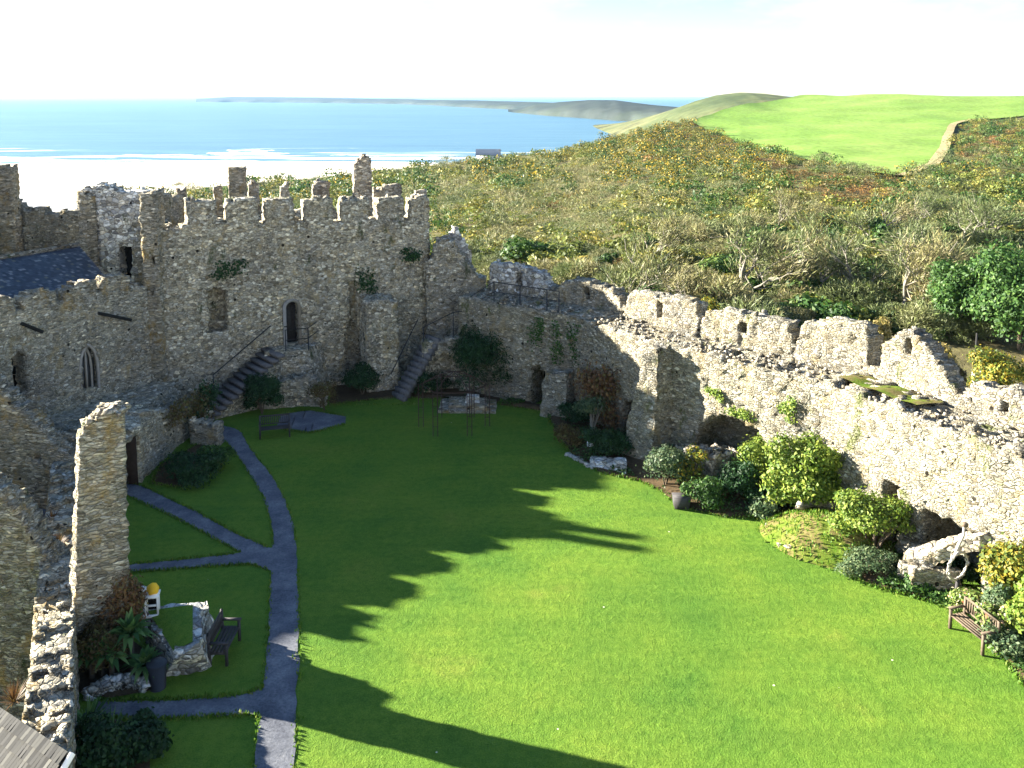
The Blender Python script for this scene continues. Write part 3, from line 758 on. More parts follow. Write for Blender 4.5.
wall('back_wall', M['tower'], tower, bl, .9, lambda s_: CAM_H - np.interp(s_, [0, bl.L], [bY(165), bY(428)]) * ratio(211) + .12 * vnoise(np.stack([s_, s_ * 0, s_ * 0], -1), 1.5, 6), base=-.3, res=.25, seed=6)
for k, (u0, u1, v0) in enumerate(((177, 187, 190), (214, 222, 186), (249, 259, 185), (281, 289, 184), (313, 330, 183), (374, 401, 188), (417, 427, 190))):
    zt0 = CAM_H - bY(u0) * ratio(v0); sa_ = bl.s_of(u0, 8)
    wall('merlon', M['fall'], tower, bl, .6, prof([(0, zt0), (20, zt0)], .14, 40 + k, 2.5), base=CAM_H - bY(u0) * ratio(211) - .3, s0=sa_, s1=bl.s_of(u1, 8), res=.14, rough=.05, seed=40 + k)
q_ = [TA + tback * .95 + tdir * .9, TB + tback * .95 - tdir * .9, TB + tback * 7.0 - tdir * .9, TA + tback * 7.0 + tdir * .9]
MB().hexa([(*p, 5.9) for p in q_] + [(*p, 6.25) for p in q_]).build('light_block_deck', M['dark'], tower)  # deck added inside the roofless tower to keep light out
for u0, u1, tp_, lab, sd_, mt in ((229, 245, [(0, 168), (1, 168)], 'square chimney with flat lichened top', 7, 'near'), (354, 371, [(0, 166), (.25, 160), (.5, 156), (.8, 158), (1, 164)], 'tall broken chimney with pointed top', 8, 'fall')):
    yy = bY(u0) - 1.3; x0_, x1_ = [(u - 512) / F_PX * depth(0, yy, 8.5) for u in (u0, u1)]
    wall('chimney', M[mt], tower, Line([(x0_, yy), (x1_, yy + .25)]), .8, prof([(a_, CAM_H - yy * ratio(v)) for a_, v in tp_], .05, sd_), base=6.0, res=.1, rough=.04, seed=sd_, label=lab)
def slab_on(line, s0, s1, z0, z1, d0, d1, side=-1):
    def on(s_, d): p = line.at(s_); t = line.tan(s_); return p + side * np.array([-t[1], t[0]]) * d
    a, b_, c, d = on(s0, d0), on(s1, d0), on(s1, d1), on(s0, d1)
    return [(*a, z0), (*b_, z0), (*c, z0), (*d, z0), (*a, z1), (*b_, z1), (*c, z1), (*d, z1)]
d0, d1 = ts(284), ts(299)
dr = MB().hexa(slab_on(tl, d0 - .1, d1 + .1, dz0 - .05, dz1 + .1, .5, .56, 1)).build('door', M['darkwood'], tower)
hb = MB()
for k in range(4): hb.hexa(slab_on(tl, d0 + .06 + k * .16, d0 + .085 + k * .16, dz0, dz1 - .05, .47, .49, 1))
hb.build('door_batten', M['iron'], dr)
fb = MB(); dh_ = (d1 - d0) / 2; dc_ = (d0 + d1) / 2; zs_ = dz1 - dh_
ar_ = [(-dh_, dz0), (-dh_, zs_)] + [(dh_ * math.cos(R(a_)), zs_ + dh_ * math.sin(R(a_))) for a_ in range(170, 0, -20)] + [(dh_, zs_), (dh_, dz0)]
for (a_, z_), (b_, y_) in zip(ar_[:-1], ar_[1:]):
    for q0, q1 in ((0, .48), (.52, 1)):
        pa, pb_ = [(*(tl.at(dc_ + a_ + (b_ - a_) * q) - tback * .03), z_ + (y_ - z_) * q) for q in (q0, q1)]
        fb.tube([pa, pb_], .085, 5)
fb.build('door_surround', M['frame'], tower)
py_ = 38.6
def ux(u, y, z=2.0): return (u - 512) / F_PX * depth(0, y, z)
wall('pier', M['tower'], tower, Line([(ux(367, py_), py_), (ux(398, py_), py_ + .5)]), 1.9, prof([(0, CAM_H - py_ * ratio(303)), (.8, CAM_H - py_ * ratio(303)), (1.5, CAM_H - py_ * ratio(308))], .08, 9), base=-.2, res=.12, rough=.05, seed=9, batter=.03)
TY = 39.5
def tz(v, y=TY): return CAM_H - y * ratio(v)

# corner turret and turret range behind the chapel roof
turret = thing('stair_turret', 'pale patched stone stair turret with dark doorway above the blue slate roof', 'turret', (-18.5, 40.6, 0))
QY = 40.0
def qx(u, z=7.0): return (u - 512) / F_PX * depth(0, QY, z)
ql = Line([(qx(80), QY), (qx(150), QY)])
wall('wall', M['pale'], turret, ql, 1.0, prof([(0, tz(191, QY)), (1.0, tz(187, QY)), (2.0, tz(193, QY)), (2.6, tz(190, QY)), (3.2, tz(195, QY))], .16, 11, 2.2), base=0, res=.13, rough=.06, seed=11,
     holes=[(qx(119) - qx(80), qx(130) - qx(80), tz(280, QY), tz(246, QY), 'rect', .8)])
MB().box(qx(117), qx(132), QY + .7, QY + .78, tz(284, QY), tz(244, QY)).build('door', M['dark'], turret)  # near-black sheet painted as the doorway's unlit inside
wall('round_stair', M['near'], turret, Line([(qx(82) - .15, QY + .1), (qx(84), QY - .45), (qx(92), QY - .55), (qx(99), QY - .1)]), .5, prof([(0, tz(196, QY)), (.4, tz(190, QY)), (1.6, tz(194, QY))], .1, 12), base=2.5, res=.11, rough=.03, seed=12)
wall('side_wall', M['near'], turret, Line([(qx(150), QY - .02), (qx(150) + .05, QY + 5)]), .8, prof([(0, 8.6), (5, 8.0)], .2, 13), base=0, res=.25, seed=13, side=1)
CY = 36.05
def cx(u, z=5.0): return (u - 512) / F_PX * depth(0, CY, z)
wall('corner_pier', M['near'], turret, Line([(cx(144), CY), (cx(160), CY)]), .9, prof([(0, tz(193, CY)), (.8, tz(190, CY))], .1, 14), base=-.2, res=.12, rough=.04, seed=14, holes=[(.35, .5, 6.3, 6.6, 'rect', .5), (.3, .42, 5.0, 5.2, 'rect', .5)])

# west range: wall behind the roof, chimney, further ruin
west = thing('ruined_range', 'ruined stone wall with tall square chimney standing beyond the chapel roof', 'ruin', (-23, 43.5, 0))
WY = 43.5
def wx(u, z=7.5): return (u - 512) / F_PX * depth(0, WY, z)
wl = Line([(wx(-120), WY), (wx(82), WY)])
wall('wall', M['curtain'], west, wl, .9, prof([(0, 7.3), (wx(-5) - wx(-120), tz(196, WY)), (wx(9) - wx(-120), tz(198, WY)), (wx(24) - wx(-120), tz(212, WY)), (wx(40) - wx(-120), tz(205, WY)), (wx(45) - wx(-120), tz(215, WY)), (wx(70) - wx(-120), tz(213, WY)), (20, 7.5)], .14, 15, 2), base=0, res=.16, rough=.06, seed=15)
wall('chimney', M['near'], west, Line([(wx(7), WY - .9), (wx(23), WY - .9)]), .75, prof([(0, tz(164, WY)), (1, tz(164, WY))], .05, 16), base=0, res=.12, rough=.035, seed=16, batter=.008)

# ------------------------------------------------------------------ chapel range (left)
CH0, CH1 = np.array([-14.85, 36.1]), np.array([-20.45, 25.05])
chapel = thing('chapel', 'stone chapel with blue slate roof, pointed window and battlements', 'chapel', (-20, 33, 0))
cl = Line([CH0, CH1])
def cs(u, z=4.0): return cl.s_of(u, z)
def cz(u, v, z=4.0): return cl.z_of(u, v, z)
w1 = (cs(79), cs(97)) if cs(79) < cs(97) else (cs(97), cs(79))
w2 = (cs(27), cs(13))
zt = lambda u, v: cz(u, v, 5.0)
zz = [(cs(130, 5.5), cs(103, 5.5), zt(115, 277)), (cs(97, 5.5), cs(65, 5.5), zt(80, 284)), (cs(58, 5.5), cs(24, 5.5), zt(40, 293)), (cs(16, 5.5), cs(-14, 5.5), zt(5, 298))]
last = zz[-1][1]
for k in range(5):
    a = last + .35 + k * 1.62
    if a + 1.2 < cl.L: zz.append((a, a + 1.25, 5.85 - .05 * k))
wall('wall', M['chapel'], chapel, cl, .9, prof([(0, zz[0][2] - .6)] + [((a + b_) / 2, z1 - (.55 if k < 4 else .34)) for k, (a, b_, z1) in enumerate(zz)] + [(cl.L, zz[-1][2] - .7)], .05, 17), base=-.2, res=.13, rough=.04, side=-1, seed=17,
     holes=[(w1[0], w1[1], cz(87, 391), cz(87, 345), 'point', .5), (w2[0], w2[1], cz(18, 395), cz(18, 353), 'arch', .7)])
for k, (a, b_, z1) in enumerate(zz):
    wall('merlon', M['near'], chapel, cl, .6, prof([(a, z1 - .12), ((a + b_) / 2, z1 + .05), (b_, z1 - .15)], .09, 60 + k, 2.5), base=z1 - .95, s0=a, s1=b_, res=.11, rough=.05, side=-1, seed=60 + k)
# window dressings
def on_line(line, s, dep, side=-1):
    p = line.at(s); t = line.tan(s); return p + side * np.array([-t[1], t[0]]) * dep
z0w, z1w = cz(87, 391), cz(87, 345)
win = MB().hexa(slab_on(cl, w1[0] - .05, w1[1] + .05, z0w - .05, z1w + .05, .34, .38)).build('window', M['glass'], chapel, label='pointed leaded window')
fb = MB(); cxm = (w1[0] + w1[1]) / 2; hw = (w1[1] - w1[0]) / 2
arc = []
for k in range(25):
    f = k / 24
    if f < .35: arc.append((-hw, z0w + (z1w - z0w) * .55 * f / .35))
    elif f > .65: arc.append((hw, z0w + (z1w - z0w) * .55 * (1 - f) / .35))
    else:
        g_ = (f - .5) / .15; xx = hw * g_; zzz = z0w + (z1w - z0w) * (.55 + .45 * math.sqrt(max(0, 1 - abs(g_) ** 1.3))); arc.append((xx, zzz))
fb.tube([(*on_line(cl, cxm + a, .06), z) for a, z in arc], .07, 6)
fb.tube([(*on_line(cl, cxm + a * .62, .25), z0w + (z - z0w) * .93) for a, z in arc], .05, 6)
fb.hexa(slab_on(cl, cxm - .03, cxm + .03, z0w, z1w - .2, .2, .3))
fb.build('window_frame', M['frame'], win)
MB().hexa(slab_on(cl, w2[0] - .1, w2[1] + .1, cz(18, 395) - .1, cz(18, 353) + .1, .66, .7)).build('window', M['dark'], chapel, label='open window with its dark inside painted on a sheet')  # near-black sheet stands in for the unlit room
for (ua, va, ub, vb) in ((97, 313, 124, 319), (20, 323, 36, 331)):
    sa = cs(ua, 5); sb = cs(ub, 5); p = on_line(cl, (sa + sb) / 2, -.02); q_ = on_line(cl, (sa + sb) / 2, -.35)
    zz_ = cz(ua, va, 5)
    MB().tube([(*on_line(cl, sa, -.05), zz_), (*on_line(cl, sb, -.35), cz(ub, vb, 5))], .07, 6).build('water_spout', M['greyslate'], chapel)
# slate roofs
def slates(name, mat, parent, A, B, C, D, n, m, seed, label=None):
    """A-B ridge, D-C eave: courses of lapped slates"""
    A, B, C, D = map(lambda p: np.array(p, float), (A, B, C, D)); g = np.random.default_rng(seed); b = MB()
    nn = np.cross(B - A, D - A); nn /= np.linalg.norm(nn); nn = nn if nn[2] > 0 else -nn
    V = []
    for j in range(m):
        for i_ in range(n):
            o_ = .5 * (j % 2)
            u0, u1 = np.clip((i_ + o_ + .03) / n, 0, 1), np.clip((i_ + 1 + o_ - .03) / n, 0, 1); v0, v1 = max(0, (j - .25) / m), min(1.0, (j + 1) / m + .002)
            if u1 - u0 < .2 / n: continue
            t = g.uniform(0, .012); f = lambda u, v: (A * (1 - u) + B * u) * (1 - v) + (D * (1 - u) + C * u) * v
            V += [f(u0, v0) + nn * .012, f(u1, v0) + nn * .012, f(u1, v1) + nn * (.045 + t), f(u0, v1) + nn * (.045 + g.uniform(0, .012))]
    V = np.array(V); F = np.arange(len(V)).reshape(-1, 4)
    th = MB().add(V, F)
    th.add([A - nn * .03, B - nn * .03, C - nn * .03, D - nn * .03], [(0, 1, 2, 3)])
    return th.build(name, mat, parent, label=label)
rb = np.array(atY(79, 246, 38.6)); ra = np.array([-24.9, 26.6, rb[2]])
e0 = on_line(cl, .7, 1.25); e1 = on_line(cl, cl.L, 1.25)
slates('roof', M['slate'], chapel, ra, rb, (e0[0], e0[1], zz[0][2] - .65), (e1[0], e1[1], zz[-1][2] - .6), 95, 24, 3)
rc, rd_ = rb + np.array([-3.4, 1.0, -2.2]), ra + np.array([-3.4, 1.0, -2.2])
slates('roof', M['slate'], chapel, ra, rb, rc, rd_, 40, 8, 4)
MB().tube([ra + (0, 0, .04), rb + (0, 0, .04)], .12, 6).build('ridge_tiles', M['near'], chapel)
# hall block standing beyond the picture's edge: its stepped gable and chimneys throw the long shadows
hall = thing('hall_block', 'tall stone hall with stepped gable and paired chimneys west of the chapel', 'hall', (-25.4, 37, 0))
hl = Line([(-25, 33.5), (-25, 42.4)])
wall('wall', M['chapel'], hall, hl, .8, prof([(0, 7), (.15, 8.3), (.4, 8.95), (.8, 9.35), (1.9, 9.4), (2.6, 9.0), (3.4, 8.8), (4.3, 8.85), (4.75, 9.95), (9, 10.1)], .04, 18), base=-.2, res=.22, side=1, seed=18)
for y0_ in (34.35, 35.05): MB().box(-25.6, -25.1, y0_, y0_ + .3, 9.0, 10.2).build('chimney', M['near'], hall)
outer = thing('shade_wall', 'unseen wall added west of the ruined gable to cast shade', 'wall', (-17.5, 18, 0))  # added out of view to keep the ground beside it shaded
wall('wall', M['near'], outer, Line([(-20.6, 23.5), (-17.2, 20.5), (-17.2, 6)]), .7, prof([(0, 4.4), (3, 3.2), (20, 3.0)], .12, 19), base=-.2, res=.25, side=-1, seed=29)
# lower wall with the door to the cellars
low = thing('undercroft_wall', 'lower stone wall with narrow dark doorway at the end of the gravel path', 'wall', (-13.5, 32, 0))
ll = Line([onz(216, 419), onz(206, 424), onz(170, 453), onz(141, 483), onz(124, 498)])
s_d0, s_d1 = ll.s_of(139, 1), ll.s_of(126, 1)
wall('wall', M['chapel'], low, ll, 2.2, prof([(0, .4), (1.2, .55), (2.2, 1.0), (3.6, 1.75), (4.8, 2.05), (12, 2.1)], .14, 19), base=-.2, res=.13, rough=.07, side=-1, seed=19,
     holes=[(min(s_d0, s_d1), max(s_d0, s_d1), -.3, 1.75, 'rect', 1.3)])
MB().hexa(slab_on(ll, min(s_d0, s_d1) + .06, min(s_d0, s_d1) + .11, -.1, 1.72, .04, 1.1)).build('door', M['umber'], low, label='dark sheet painted as the shaded doorway jamb')  # dark brown sheet laid over the far jamb in place of its shade
MB().hexa(slab_on(ll, min(s_d0, s_d1) - .15, max(s_d0, s_d1) + .15, -.1, 1.9, 1.15, 1.25)).build('door', M['dark'], low)  # near-black sheet stands in for the darkness behind the opening
rough_block('ledge', M['chapel'], low, [(-19.2, 28.3, -.2), (-13.6, 28.8, -.2), (-13.0, 35.6, -.2), (-14.6, 36.6, -.2), (-19.2, 28.3, 1.5), (-14.0, 29.0, 1.6), (-13.7, 35.3, 1.5), (-14.8, 36.6, 1.3)], .2, .08, seed=21)
wall('stub_wall', M['chapel'], low, Line([onz(190, 444), onz(217, 447)]), .5, prof([(0, .9), (2, .7)], .08, 22), base=-.1, res=.12, seed=22)

# ------------------------------------------------------------------ ruined gable and near walls on the left
gable = thing('ruined_gable', 'ruined grey stone gable sloping down towards the lit wall top', 'ruin', (-16, 27.6, 0))
GY = 27.6
def gx(u, z=3.0): return (u - 512) / F_PX * depth(0, GY, z)
gl = Line([(gx(-90), GY), (gx(84), GY - .4)])
gz = lambda u, v: (gx(u) - gx(-90), CAM_H - GY * ratio(v))
wall('wall', M['near'], gable, gl, .7, prof([gz(-90, 330), gz(-20, 368), gz(0, 384), gz(14, 396), gz(30, 410), gz(42, 424), gz(52, 436), gz(62, 442), gz(75, 452), gz(84, 462)], .09, 23, 2.4), base=-.3, res=.11, rough=.05, seed=23,
     holes=[(gx(37) - gx(-90), gx(42) - gx(-90), 1.55, 1.75, 'rect', .4)])
lowwall = thing('boundary_wall', 'long low wall with sunlit rough stone top running beside the tall pillar', 'wall', (-11.5, 21, 0))
WT = 1.55
wr_ = np.array([onz(66, 790, WT), onz(72, 720, WT), onz(74, 640, WT), onz(76, 560, WT), onz(79, 500, WT), onz(80, 455, WT)])
wlft = np.array([onz(8, 790, WT), onz(17, 720, WT), onz(33, 640, WT), onz(45, 560, WT), onz(49, 500, WT), onz(58, 455, WT)])
wid = float(np.mean(np.linalg.norm(wr_ - wlft, axis=1)))
nl_ = Line(wr_)
wall('wall', M['near'], lowwall, nl_, wid * .93, prof([(0, WT), (6, WT), (nl_.L, WT + .1)], .05, 24), base=-4.0, res=.11, rough=.022, side=1, seed=24, nt=11, jit=.27)
nearruin = thing('ruined_wall', 'broken stone wall with ragged top meeting the lit wall near the slate roof', 'ruin', (-13, 21, 0))
NY = 21.0
def nx_(u, z=2.0): return (u - 512) / F_PX * depth(0, NY, z)
nz_ = lambda u, v: (nx_(u) - nx_(-120), CAM_H - NY * ratio(v))
wall('wall', M['near'], nearruin, Line([(nx_(-120), NY), (nx_(60), NY)]), .8, prof([(0, 3.3), (nz_(-10, 480)[0], 3.6), nz_(5, 497), nz_(18, 512), nz_(24, 524), nz_(34, 545), nz_(48, 560), nz_(60, 578)], .07, 25, 2.6), base=-4.2, res=.1, rough=.05, seed=25, jit=.4)

# tall pillar
pillar = thing('stone_pillar', 'tall square pillar of lichened stone standing over the rusty bush', 'pillar', (*onz(103, 665), 0))
pY = 19.25
def ppx(u, z): return (u - 512) / F_PX * depth(0, pY, z)
PXL, PXR = [(u - 512) / F_PX * depth(0, y, 5.6) for u, y in ((80, pY - .15), (125, pY + .33))]
pl = Line([(PXL, pY - .15), (PXR, pY + .33)])
ptop = [(0, CAM_H - pY * ratio(438)), (.08, CAM_H - pY * ratio(424)), (.22, CAM_H - pY * ratio(421)), (.42, CAM_H - pY * ratio(413)), (pl.L - .08, CAM_H - pY * ratio(411)), (pl.L, CAM_H - pY * ratio(413))]
PV, PF = masonry(pl, .5, prof(ptop, .04, 26), base=-.2, res=.075, rough=.035, seed=26, jit=.36)
pt_ = (PV[:, 0] - PXL) / (PXR - PXL)
PV[:, 0] += (5.6 - PV[:, 2]) * (-.085 + .062 * pt_)          # the shaft is battered: wider below
mk('shaft', PV, PF, M['near'], pillar)
g = np.random.default_rng(3)
stones('cap_stones', M['fall'], pillar, [(ppx(84 + 36 * f, 5.6) + g.normal(0, .03), pY + .3 + g.normal(0, .14), np.interp(f * 1.1, [p[0] for p in ptop], [p[1] for p in ptop]) - .05) for f in g.uniform(0, 1, 34)], .2, 4)

# slate-roofed outbuilding in the near corner
out = thing('outbuilding', 'low outbuilding corner with grey weathered slate roof and white gutter', 'building', (-7, 11, 0))
o1, o2 = np.array([*onz(68, 752, 3.6), 3.6]), np.array([*onz(-60, 668, 3.6), 3.6])
dn = np.array([-.55, -2.6, -1.2])
slates('roof', M['greyslate'], out, o2, o1, o1 + dn, o2 + dn, 52, 15, 9)
MB().hexa([(*(o1 + dn + (.05, 0, 0))[:2], -.2), (*(o1 + (-.05, -.1, 0))[:2], -.2), (*(o2 + (0, -.1, 0))[:2], -.2), (*(o2 + dn)[:2], -.2), tuple(o1 + dn - (.0, 0, .06)), tuple(o1 - (.05, .1, .1)), tuple(o2 - (0, .1, .1)), tuple(o2 + dn - (0, 0, .06))]).build('wall', M['near'], out)
MB().tube([o1 + (.06, 0, -.03), o1 + dn + (.06, 0, -.03)], .05, 6).build('gutter', M['white'], out)

# ------------------------------------------------------------------ link ruin between tower and curtain
link = thing('ruined_link_wall', 'broken wall with arch and dark doorway between tower and walkway', 'ruin', (-2.4, 39.9, 0))
LY = 41.2
def lx(u, z=4.0): return (u - 512) / F_PX * depth(0, LY, z)
lk = Line([(lx(431.5) - .25, LY), (lx(486), LY + .2)])
lzv = lambda u, v: (lx(u) - lx(431.5), CAM_H - LY * ratio(v))
wall('wall', M['tower'], link, lk, 1.0, prof([lzv(431, 262), lzv(439, 258), lzv(441, 244), lzv(452, 240), lzv(459, 241), lzv(466, 254), lzv(475, 266), lzv(484, 282)], .12, 27, 2.4), base=-.2, res=.12, rough=.06, seed=27,
     holes=[(lx(467.5) - lx(431.5), lx(475.5) - lx(431.5), CAM_H - LY * ratio(318), CAM_H - LY * ratio(294), 'rect', .7), (lx(440) - lx(431.5), lx(466) - lx(431.5), .3, 1.75, 'arch', .6)])
MB().box(lx(466), lx(477), LY + .6, LY + .68, CAM_H - LY * ratio(320), CAM_H - LY * ratio(292)).build('door', M['dark'], link)  # near-black sheet gives the open doorway its darkness
wall('upper_wall', M['pale'], link, Line([(lx(433), LY + 1.0), (lx(470), LY + 1.2)]), .5, prof([(0, 5.8), (1.0, 6.9), (1.7, 5.6)], .2, 28), base=3, res=.14, rough=.06, seed=28)

# ------------------------------------------------------------------ curtain wall on the right
WZ = 4.2
INNER = Line([(-2.4, 39.5), (-1.4, 38.5), (2.5, 35.8), (4.83, 32.3), (9.7, 27.0), (12.5, 21.2), (15.4, 14.0)])
def offset(line, d, side=1):
    p = line.p; out = []
    for k in range(len(p)):
        t0 = p[k] - p[k - 1] if k else p[1] - p[0]; t1 = p[k + 1] - p[k] if k < len(p) - 1 else t0
        t0 = t0 / np.linalg.norm(t0); t1 = t1 / np.linalg.norm(t1); n0 = side * np.array([-t0[1], t0[0]]); n1 = side * np.array([-t1[1], t1[0]])
        n_ = n0 + n1; n_ /= np.linalg.norm(n_); out.append(p[k] + n_ * d / max(.5, n_ @ n0))
    return Line(out)
curtain = thing('curtain_wall', 'long curtain wall with ragged merlons, arrow slits and walkway along its top', 'wall', (5.5, 31.5, 0))
def isx(u, z): return INNER.s_of(u, z)
dsa, dsb = isx(529, .8), isx(547, .8)
d2a, d2b = isx(884, 1.4), isx(900, 1.4)
wall('wall', M['curtain'], curtain, INNER, 2.1, prof([(0, WZ), (isx(823, 4), WZ - .02), (isx(826, 4), WZ + .05), (INNER.L, WZ)], .07, 29), base=-.3, res=.15, rough=.07, side=1, seed=29,
     holes=[(dsa, dsb, -.3, 1.75, 'arch', 1.2), (d2a, d2b, -.3, 2.05, 'rect', 1.0), (isx(694, 1.5), isx(778, 1.5), .2, INNER.z_of(735, 418), 'arch', 1.5), (isx(622, .8), isx(640, .8), -.3, 1.7, 'arch', 1.2), (isx(922, .8), isx(985, .8), -.3, 1.75, 'rect', 1.5)])
for a, b_, h_ in ((dsa, dsb, 1.9), (d2a, d2b, 2.2)):
    MB().hexa(slab_on(INNER, a - .2, b_ + .2, -.2, h_, .95 if h_ > 2 else 1.1, 1.05 if h_ > 2 else 1.18, 1)).build('door', M['dark'] if h_ < 2 else M['darkwood'], curtain)  # the low arch gets a near-black sheet as its unlit inside
OUTER = offset(INNER, 1.75)
def oz(u, v): return OUTER.z_of(u, v, 5.0)
def osx(u): return OUTER.s_of(u, 5.0)
PAR = [  # column range, rows of the top along it, slit column and rows
    ([(490, 262), (497, 263), (512, 265), (528, 269), (540, 273), (549, 290), (553, 303)], (518, 272, 292)),
    ([(556, 300), (560, 284), (575, 280), (600, 285), (612, 291), (619, 297), (623, 312)], (585, 286, 309)),
    ([(626, 308), (629, 295), (637, 292), (650, 294), (672, 298), (690, 301), (697, 304), (700, 326)], (661, 303, 326)),
    ([(703, 322), (706, 312), (725, 310), (748, 312), (765, 316), (780, 320), (791, 324), (793, 346)], (744, 324, 348)),
    ([(797, 346), (801, 325), (815, 322), (835, 321), (852, 323), (866, 328), (868, 350)], None),
]
for k, (tops, slit) in enumerate(PAR):
    pr = [(osx(u), oz(u, v)) for u, v in tops]
    hs = []
    if slit:
        hs = [(osx(slit[0]) - .15, osx(slit[0]) + .17, oz(slit[0], slit[2]), oz(slit[0], slit[1]), 'rect', .42)]
    wall('merlon', M['curtain'] if k else M['pale'], curtain, OUTER, .62, prof(pr, .06, 70 + k, 2.5), base=WZ - .45, s0=pr[0][0], s1=pr[-1][0], holes=hs, res=.11, rough=.05, seed=70 + k)
# right-hand section beyond the corner
T6 = [(884, 345), (890, 336), (903, 333), (912, 336), (922, 345), (933, 358), (945, 374), (952, 388), (957, 396), (966, 391), (975, 386), (1000, 387), (1016, 390), (1030, 396), (1060, 410), (1120, 440)]
pr = [(osx(u), OUTER.z_of(u, v, 5.0)) for u, v in T6]
wall('parapet', M['curtain'], curtain, OUTER, .62, prof(pr, .07, 80, 2.2), base=WZ - .45, s0=pr[0][0] - .1, s1=OUTER.L, res=.11, rough=.05, seed=80,
     holes=[(osx(908) - .13, osx(908) + .13, oz(906, 356), oz(906, 339), 'rect', .4), (osx(1006) - .14, osx(1006) + .14, oz(1006, 430), oz(1006, 402), 'rect', .4)])
wall('parapet_footing', M['curtain'], curtain, OUTER, .7, prof([(0, WZ + .5), (OUTER.L * .55, WZ + .42), (OUTER.L, WZ + .25)], .11, 81, 2.0), base=WZ - .5, res=.14, rough=.05, seed=81)
g = np.random.default_rng(12)
pts = []
for k in range(520):
    s = g.uniform(.5, INNER.L - 1); d = abs(g.normal(0, .75)); p = on_line(INNER, s, min(1.6, d + .1), 1); pts.append((p[0], p[1], WZ + .02))
stones('walkway_rubble', M['fall'], curtain, pts, .13, 13)
# turf on the walkway at the corner
Vs = []
s_t = np.linspace(isx(828, 4.2), isx(905, 4.2), 30)
for s in s_t:
    for d in np.linspace(.45, 1.55, 8):
        p = on_line(INNER, s, d, 1); Vs.append((p[0], p[1], WZ + .15 + .03 * math.sin(s * 5) + .04 * math.sin(d * 3)))
i = np.arange(240).reshape(30, 8)
mk('walkway_turf', Vs, np.stack([i[:-1, :-1], i[1:, :-1], i[1:, 1:], i[:-1, 1:]], -1).reshape(-1, 4), M['moundg'], curtain, smooth=True)
# buttresses
sb = isx(676, 2.0); pb = INNER.at(sb); tb = INNER.tan(sb); nb = np.array([tb[1], -tb[0]])
def wp(a, d, z): p = pb + tb * a + nb * d; return (p[0], p[1], z)
rough_block('buttress', M['curtain'], curtain, [wp(-1.5, 1.35, -.2), wp(-.1, 1.15, -.2), wp(.05, -.3, -.2), wp(-1.5, -.3, -.2), wp(-.85, .72, WZ - .02), wp(-.35, .68, WZ - .02), wp(-.2, -.3, WZ + .05), wp(-.9, -.3, WZ + .05)], .13, .06, .35, 31, 'tall tapering buttress')
sb2 = isx(562, 1.0); pb = INNER.at(sb2); tb = INNER.tan(sb2); nb = np.array([tb[1], -tb[0]])
rough_block('buttress', M['curtain'], curtain, [wp(-.55, .9, -.2), wp(.7, .9, -.2), wp(.7, -.3, -.2), wp(-.55, -.3, -.2), wp(-.5, .6, 1.75), wp(.6, .6, 1.9), wp(.6, -.3, 1.95), wp(-.5, -.3, 1.8)], .14, .07, .35, 32, 'low broken buttress')

# walkway railing
rail = thing('walkway_railing', 'thin black handrail climbing to the shaded wall walkway', 'railing', (-.8, 38, WZ))
p_r = []
for u, v in ((469, 304), (492, 285), (494, 285), (520, 290), (545, 295), (556, 299)): p_r.append(u)
b = MB(); pts = [(*onz(468, 318, 3.2), 3.2 + .9)] + [(*on_line(INNER, isx(u, WZ), .15, 1), WZ + .9) for u in (492, 518, 545, 557)]
b.tube(pts, .022, 5); b.tube([(x, y, z - .42) for x, y, z in pts], .018, 5); b.build('handrail', M['iron'], rail)
for p in pts: MB().tube([(p[0], p[1], p[2] - .95), p], .025, 5).build('post', M['iron'], rail)

# ------------------------------------------------------------------ outside stairs to the tower door
stairs = thing('stone_staircase', 'dark stone steps climbing to the arched tower door', 'stairs', (-11.4, 37.3, 0))
A0, A1 = np.array([-12.8, 35.5]), np.array([-10.25, 37.75]); dv_ = (A1 - A0) / np.linalg.norm(A1 - A0); sd = np.array([dv_[1], -dv_[0]])
NS = 13; LZ = dz0
for k in range(NS):
    f0, f1 = k / NS, (k + 1) / NS
    a = A0 + (A1 - A0) * f0; b_ = A0 + (A1 - A0) * f1 + dv_ * .06; z = LZ * (k + 1) / NS
    gq = np.random.default_rng(k); w0, w1_ = -.72 + gq.uniform(-.03, .03), .85 + gq.uniform(-.03, .03)
    cs_ = [a + sd * w0, a + sd * w1_, b_ + sd * w1_, b_ + sd * w0]
    MB().hexa([(*p, max(-.1, z - .12)) for p in cs_] + [(*p, z + gq.uniform(-.01, .01)) for p in cs_]).build('step', M['darkstep'], stairs)
fl = MB(); w0, w1_ = -.58, .58
fl.add([(*(A0 + sd * w0), -.2), (*(A0 + sd * w1_), -.2), (*(A1 + sd * w1_), -.2), (*(A1 + sd * w0), -.2), (*(A0 + sd * w0), -.0), (*(A0 + sd * w1_), 0), (*(A1 + sd * w1_), LZ - .17), (*(A1 + sd * w0), LZ - .17)], [(4, 5, 6, 7), (0, 1, 5, 4), (1, 2, 6, 5), (2, 3, 7, 6), (3, 0, 4, 7)])
fl.build('stair_core', M['tower'], stairs)
rough_block('landing', M['tower'], stairs, [(-10.75, 37.3, -.2), (-8.3, 37.6, -.2), (-8.1, 39.5, -.2), (-10.9, 38.3, -.2), (-10.6, 37.45, LZ - .03), (-8.9, 38.0, LZ - .05), (-8.6, 39.3, LZ - .05), (-10.8, 38.3, LZ - .03)], .15, .07, seed=33)
wall('flank_wall', M['tower'], stairs, Line([(-10.6, 36.5), (-8.9, 37.0), (-8.0, 36.8)]), .5, prof([(0, .5), (1, 1.1), (2, 1.35), (2.6, 1.0)], .12, 34), base=-.2, res=.12, rough=.06, seed=34)
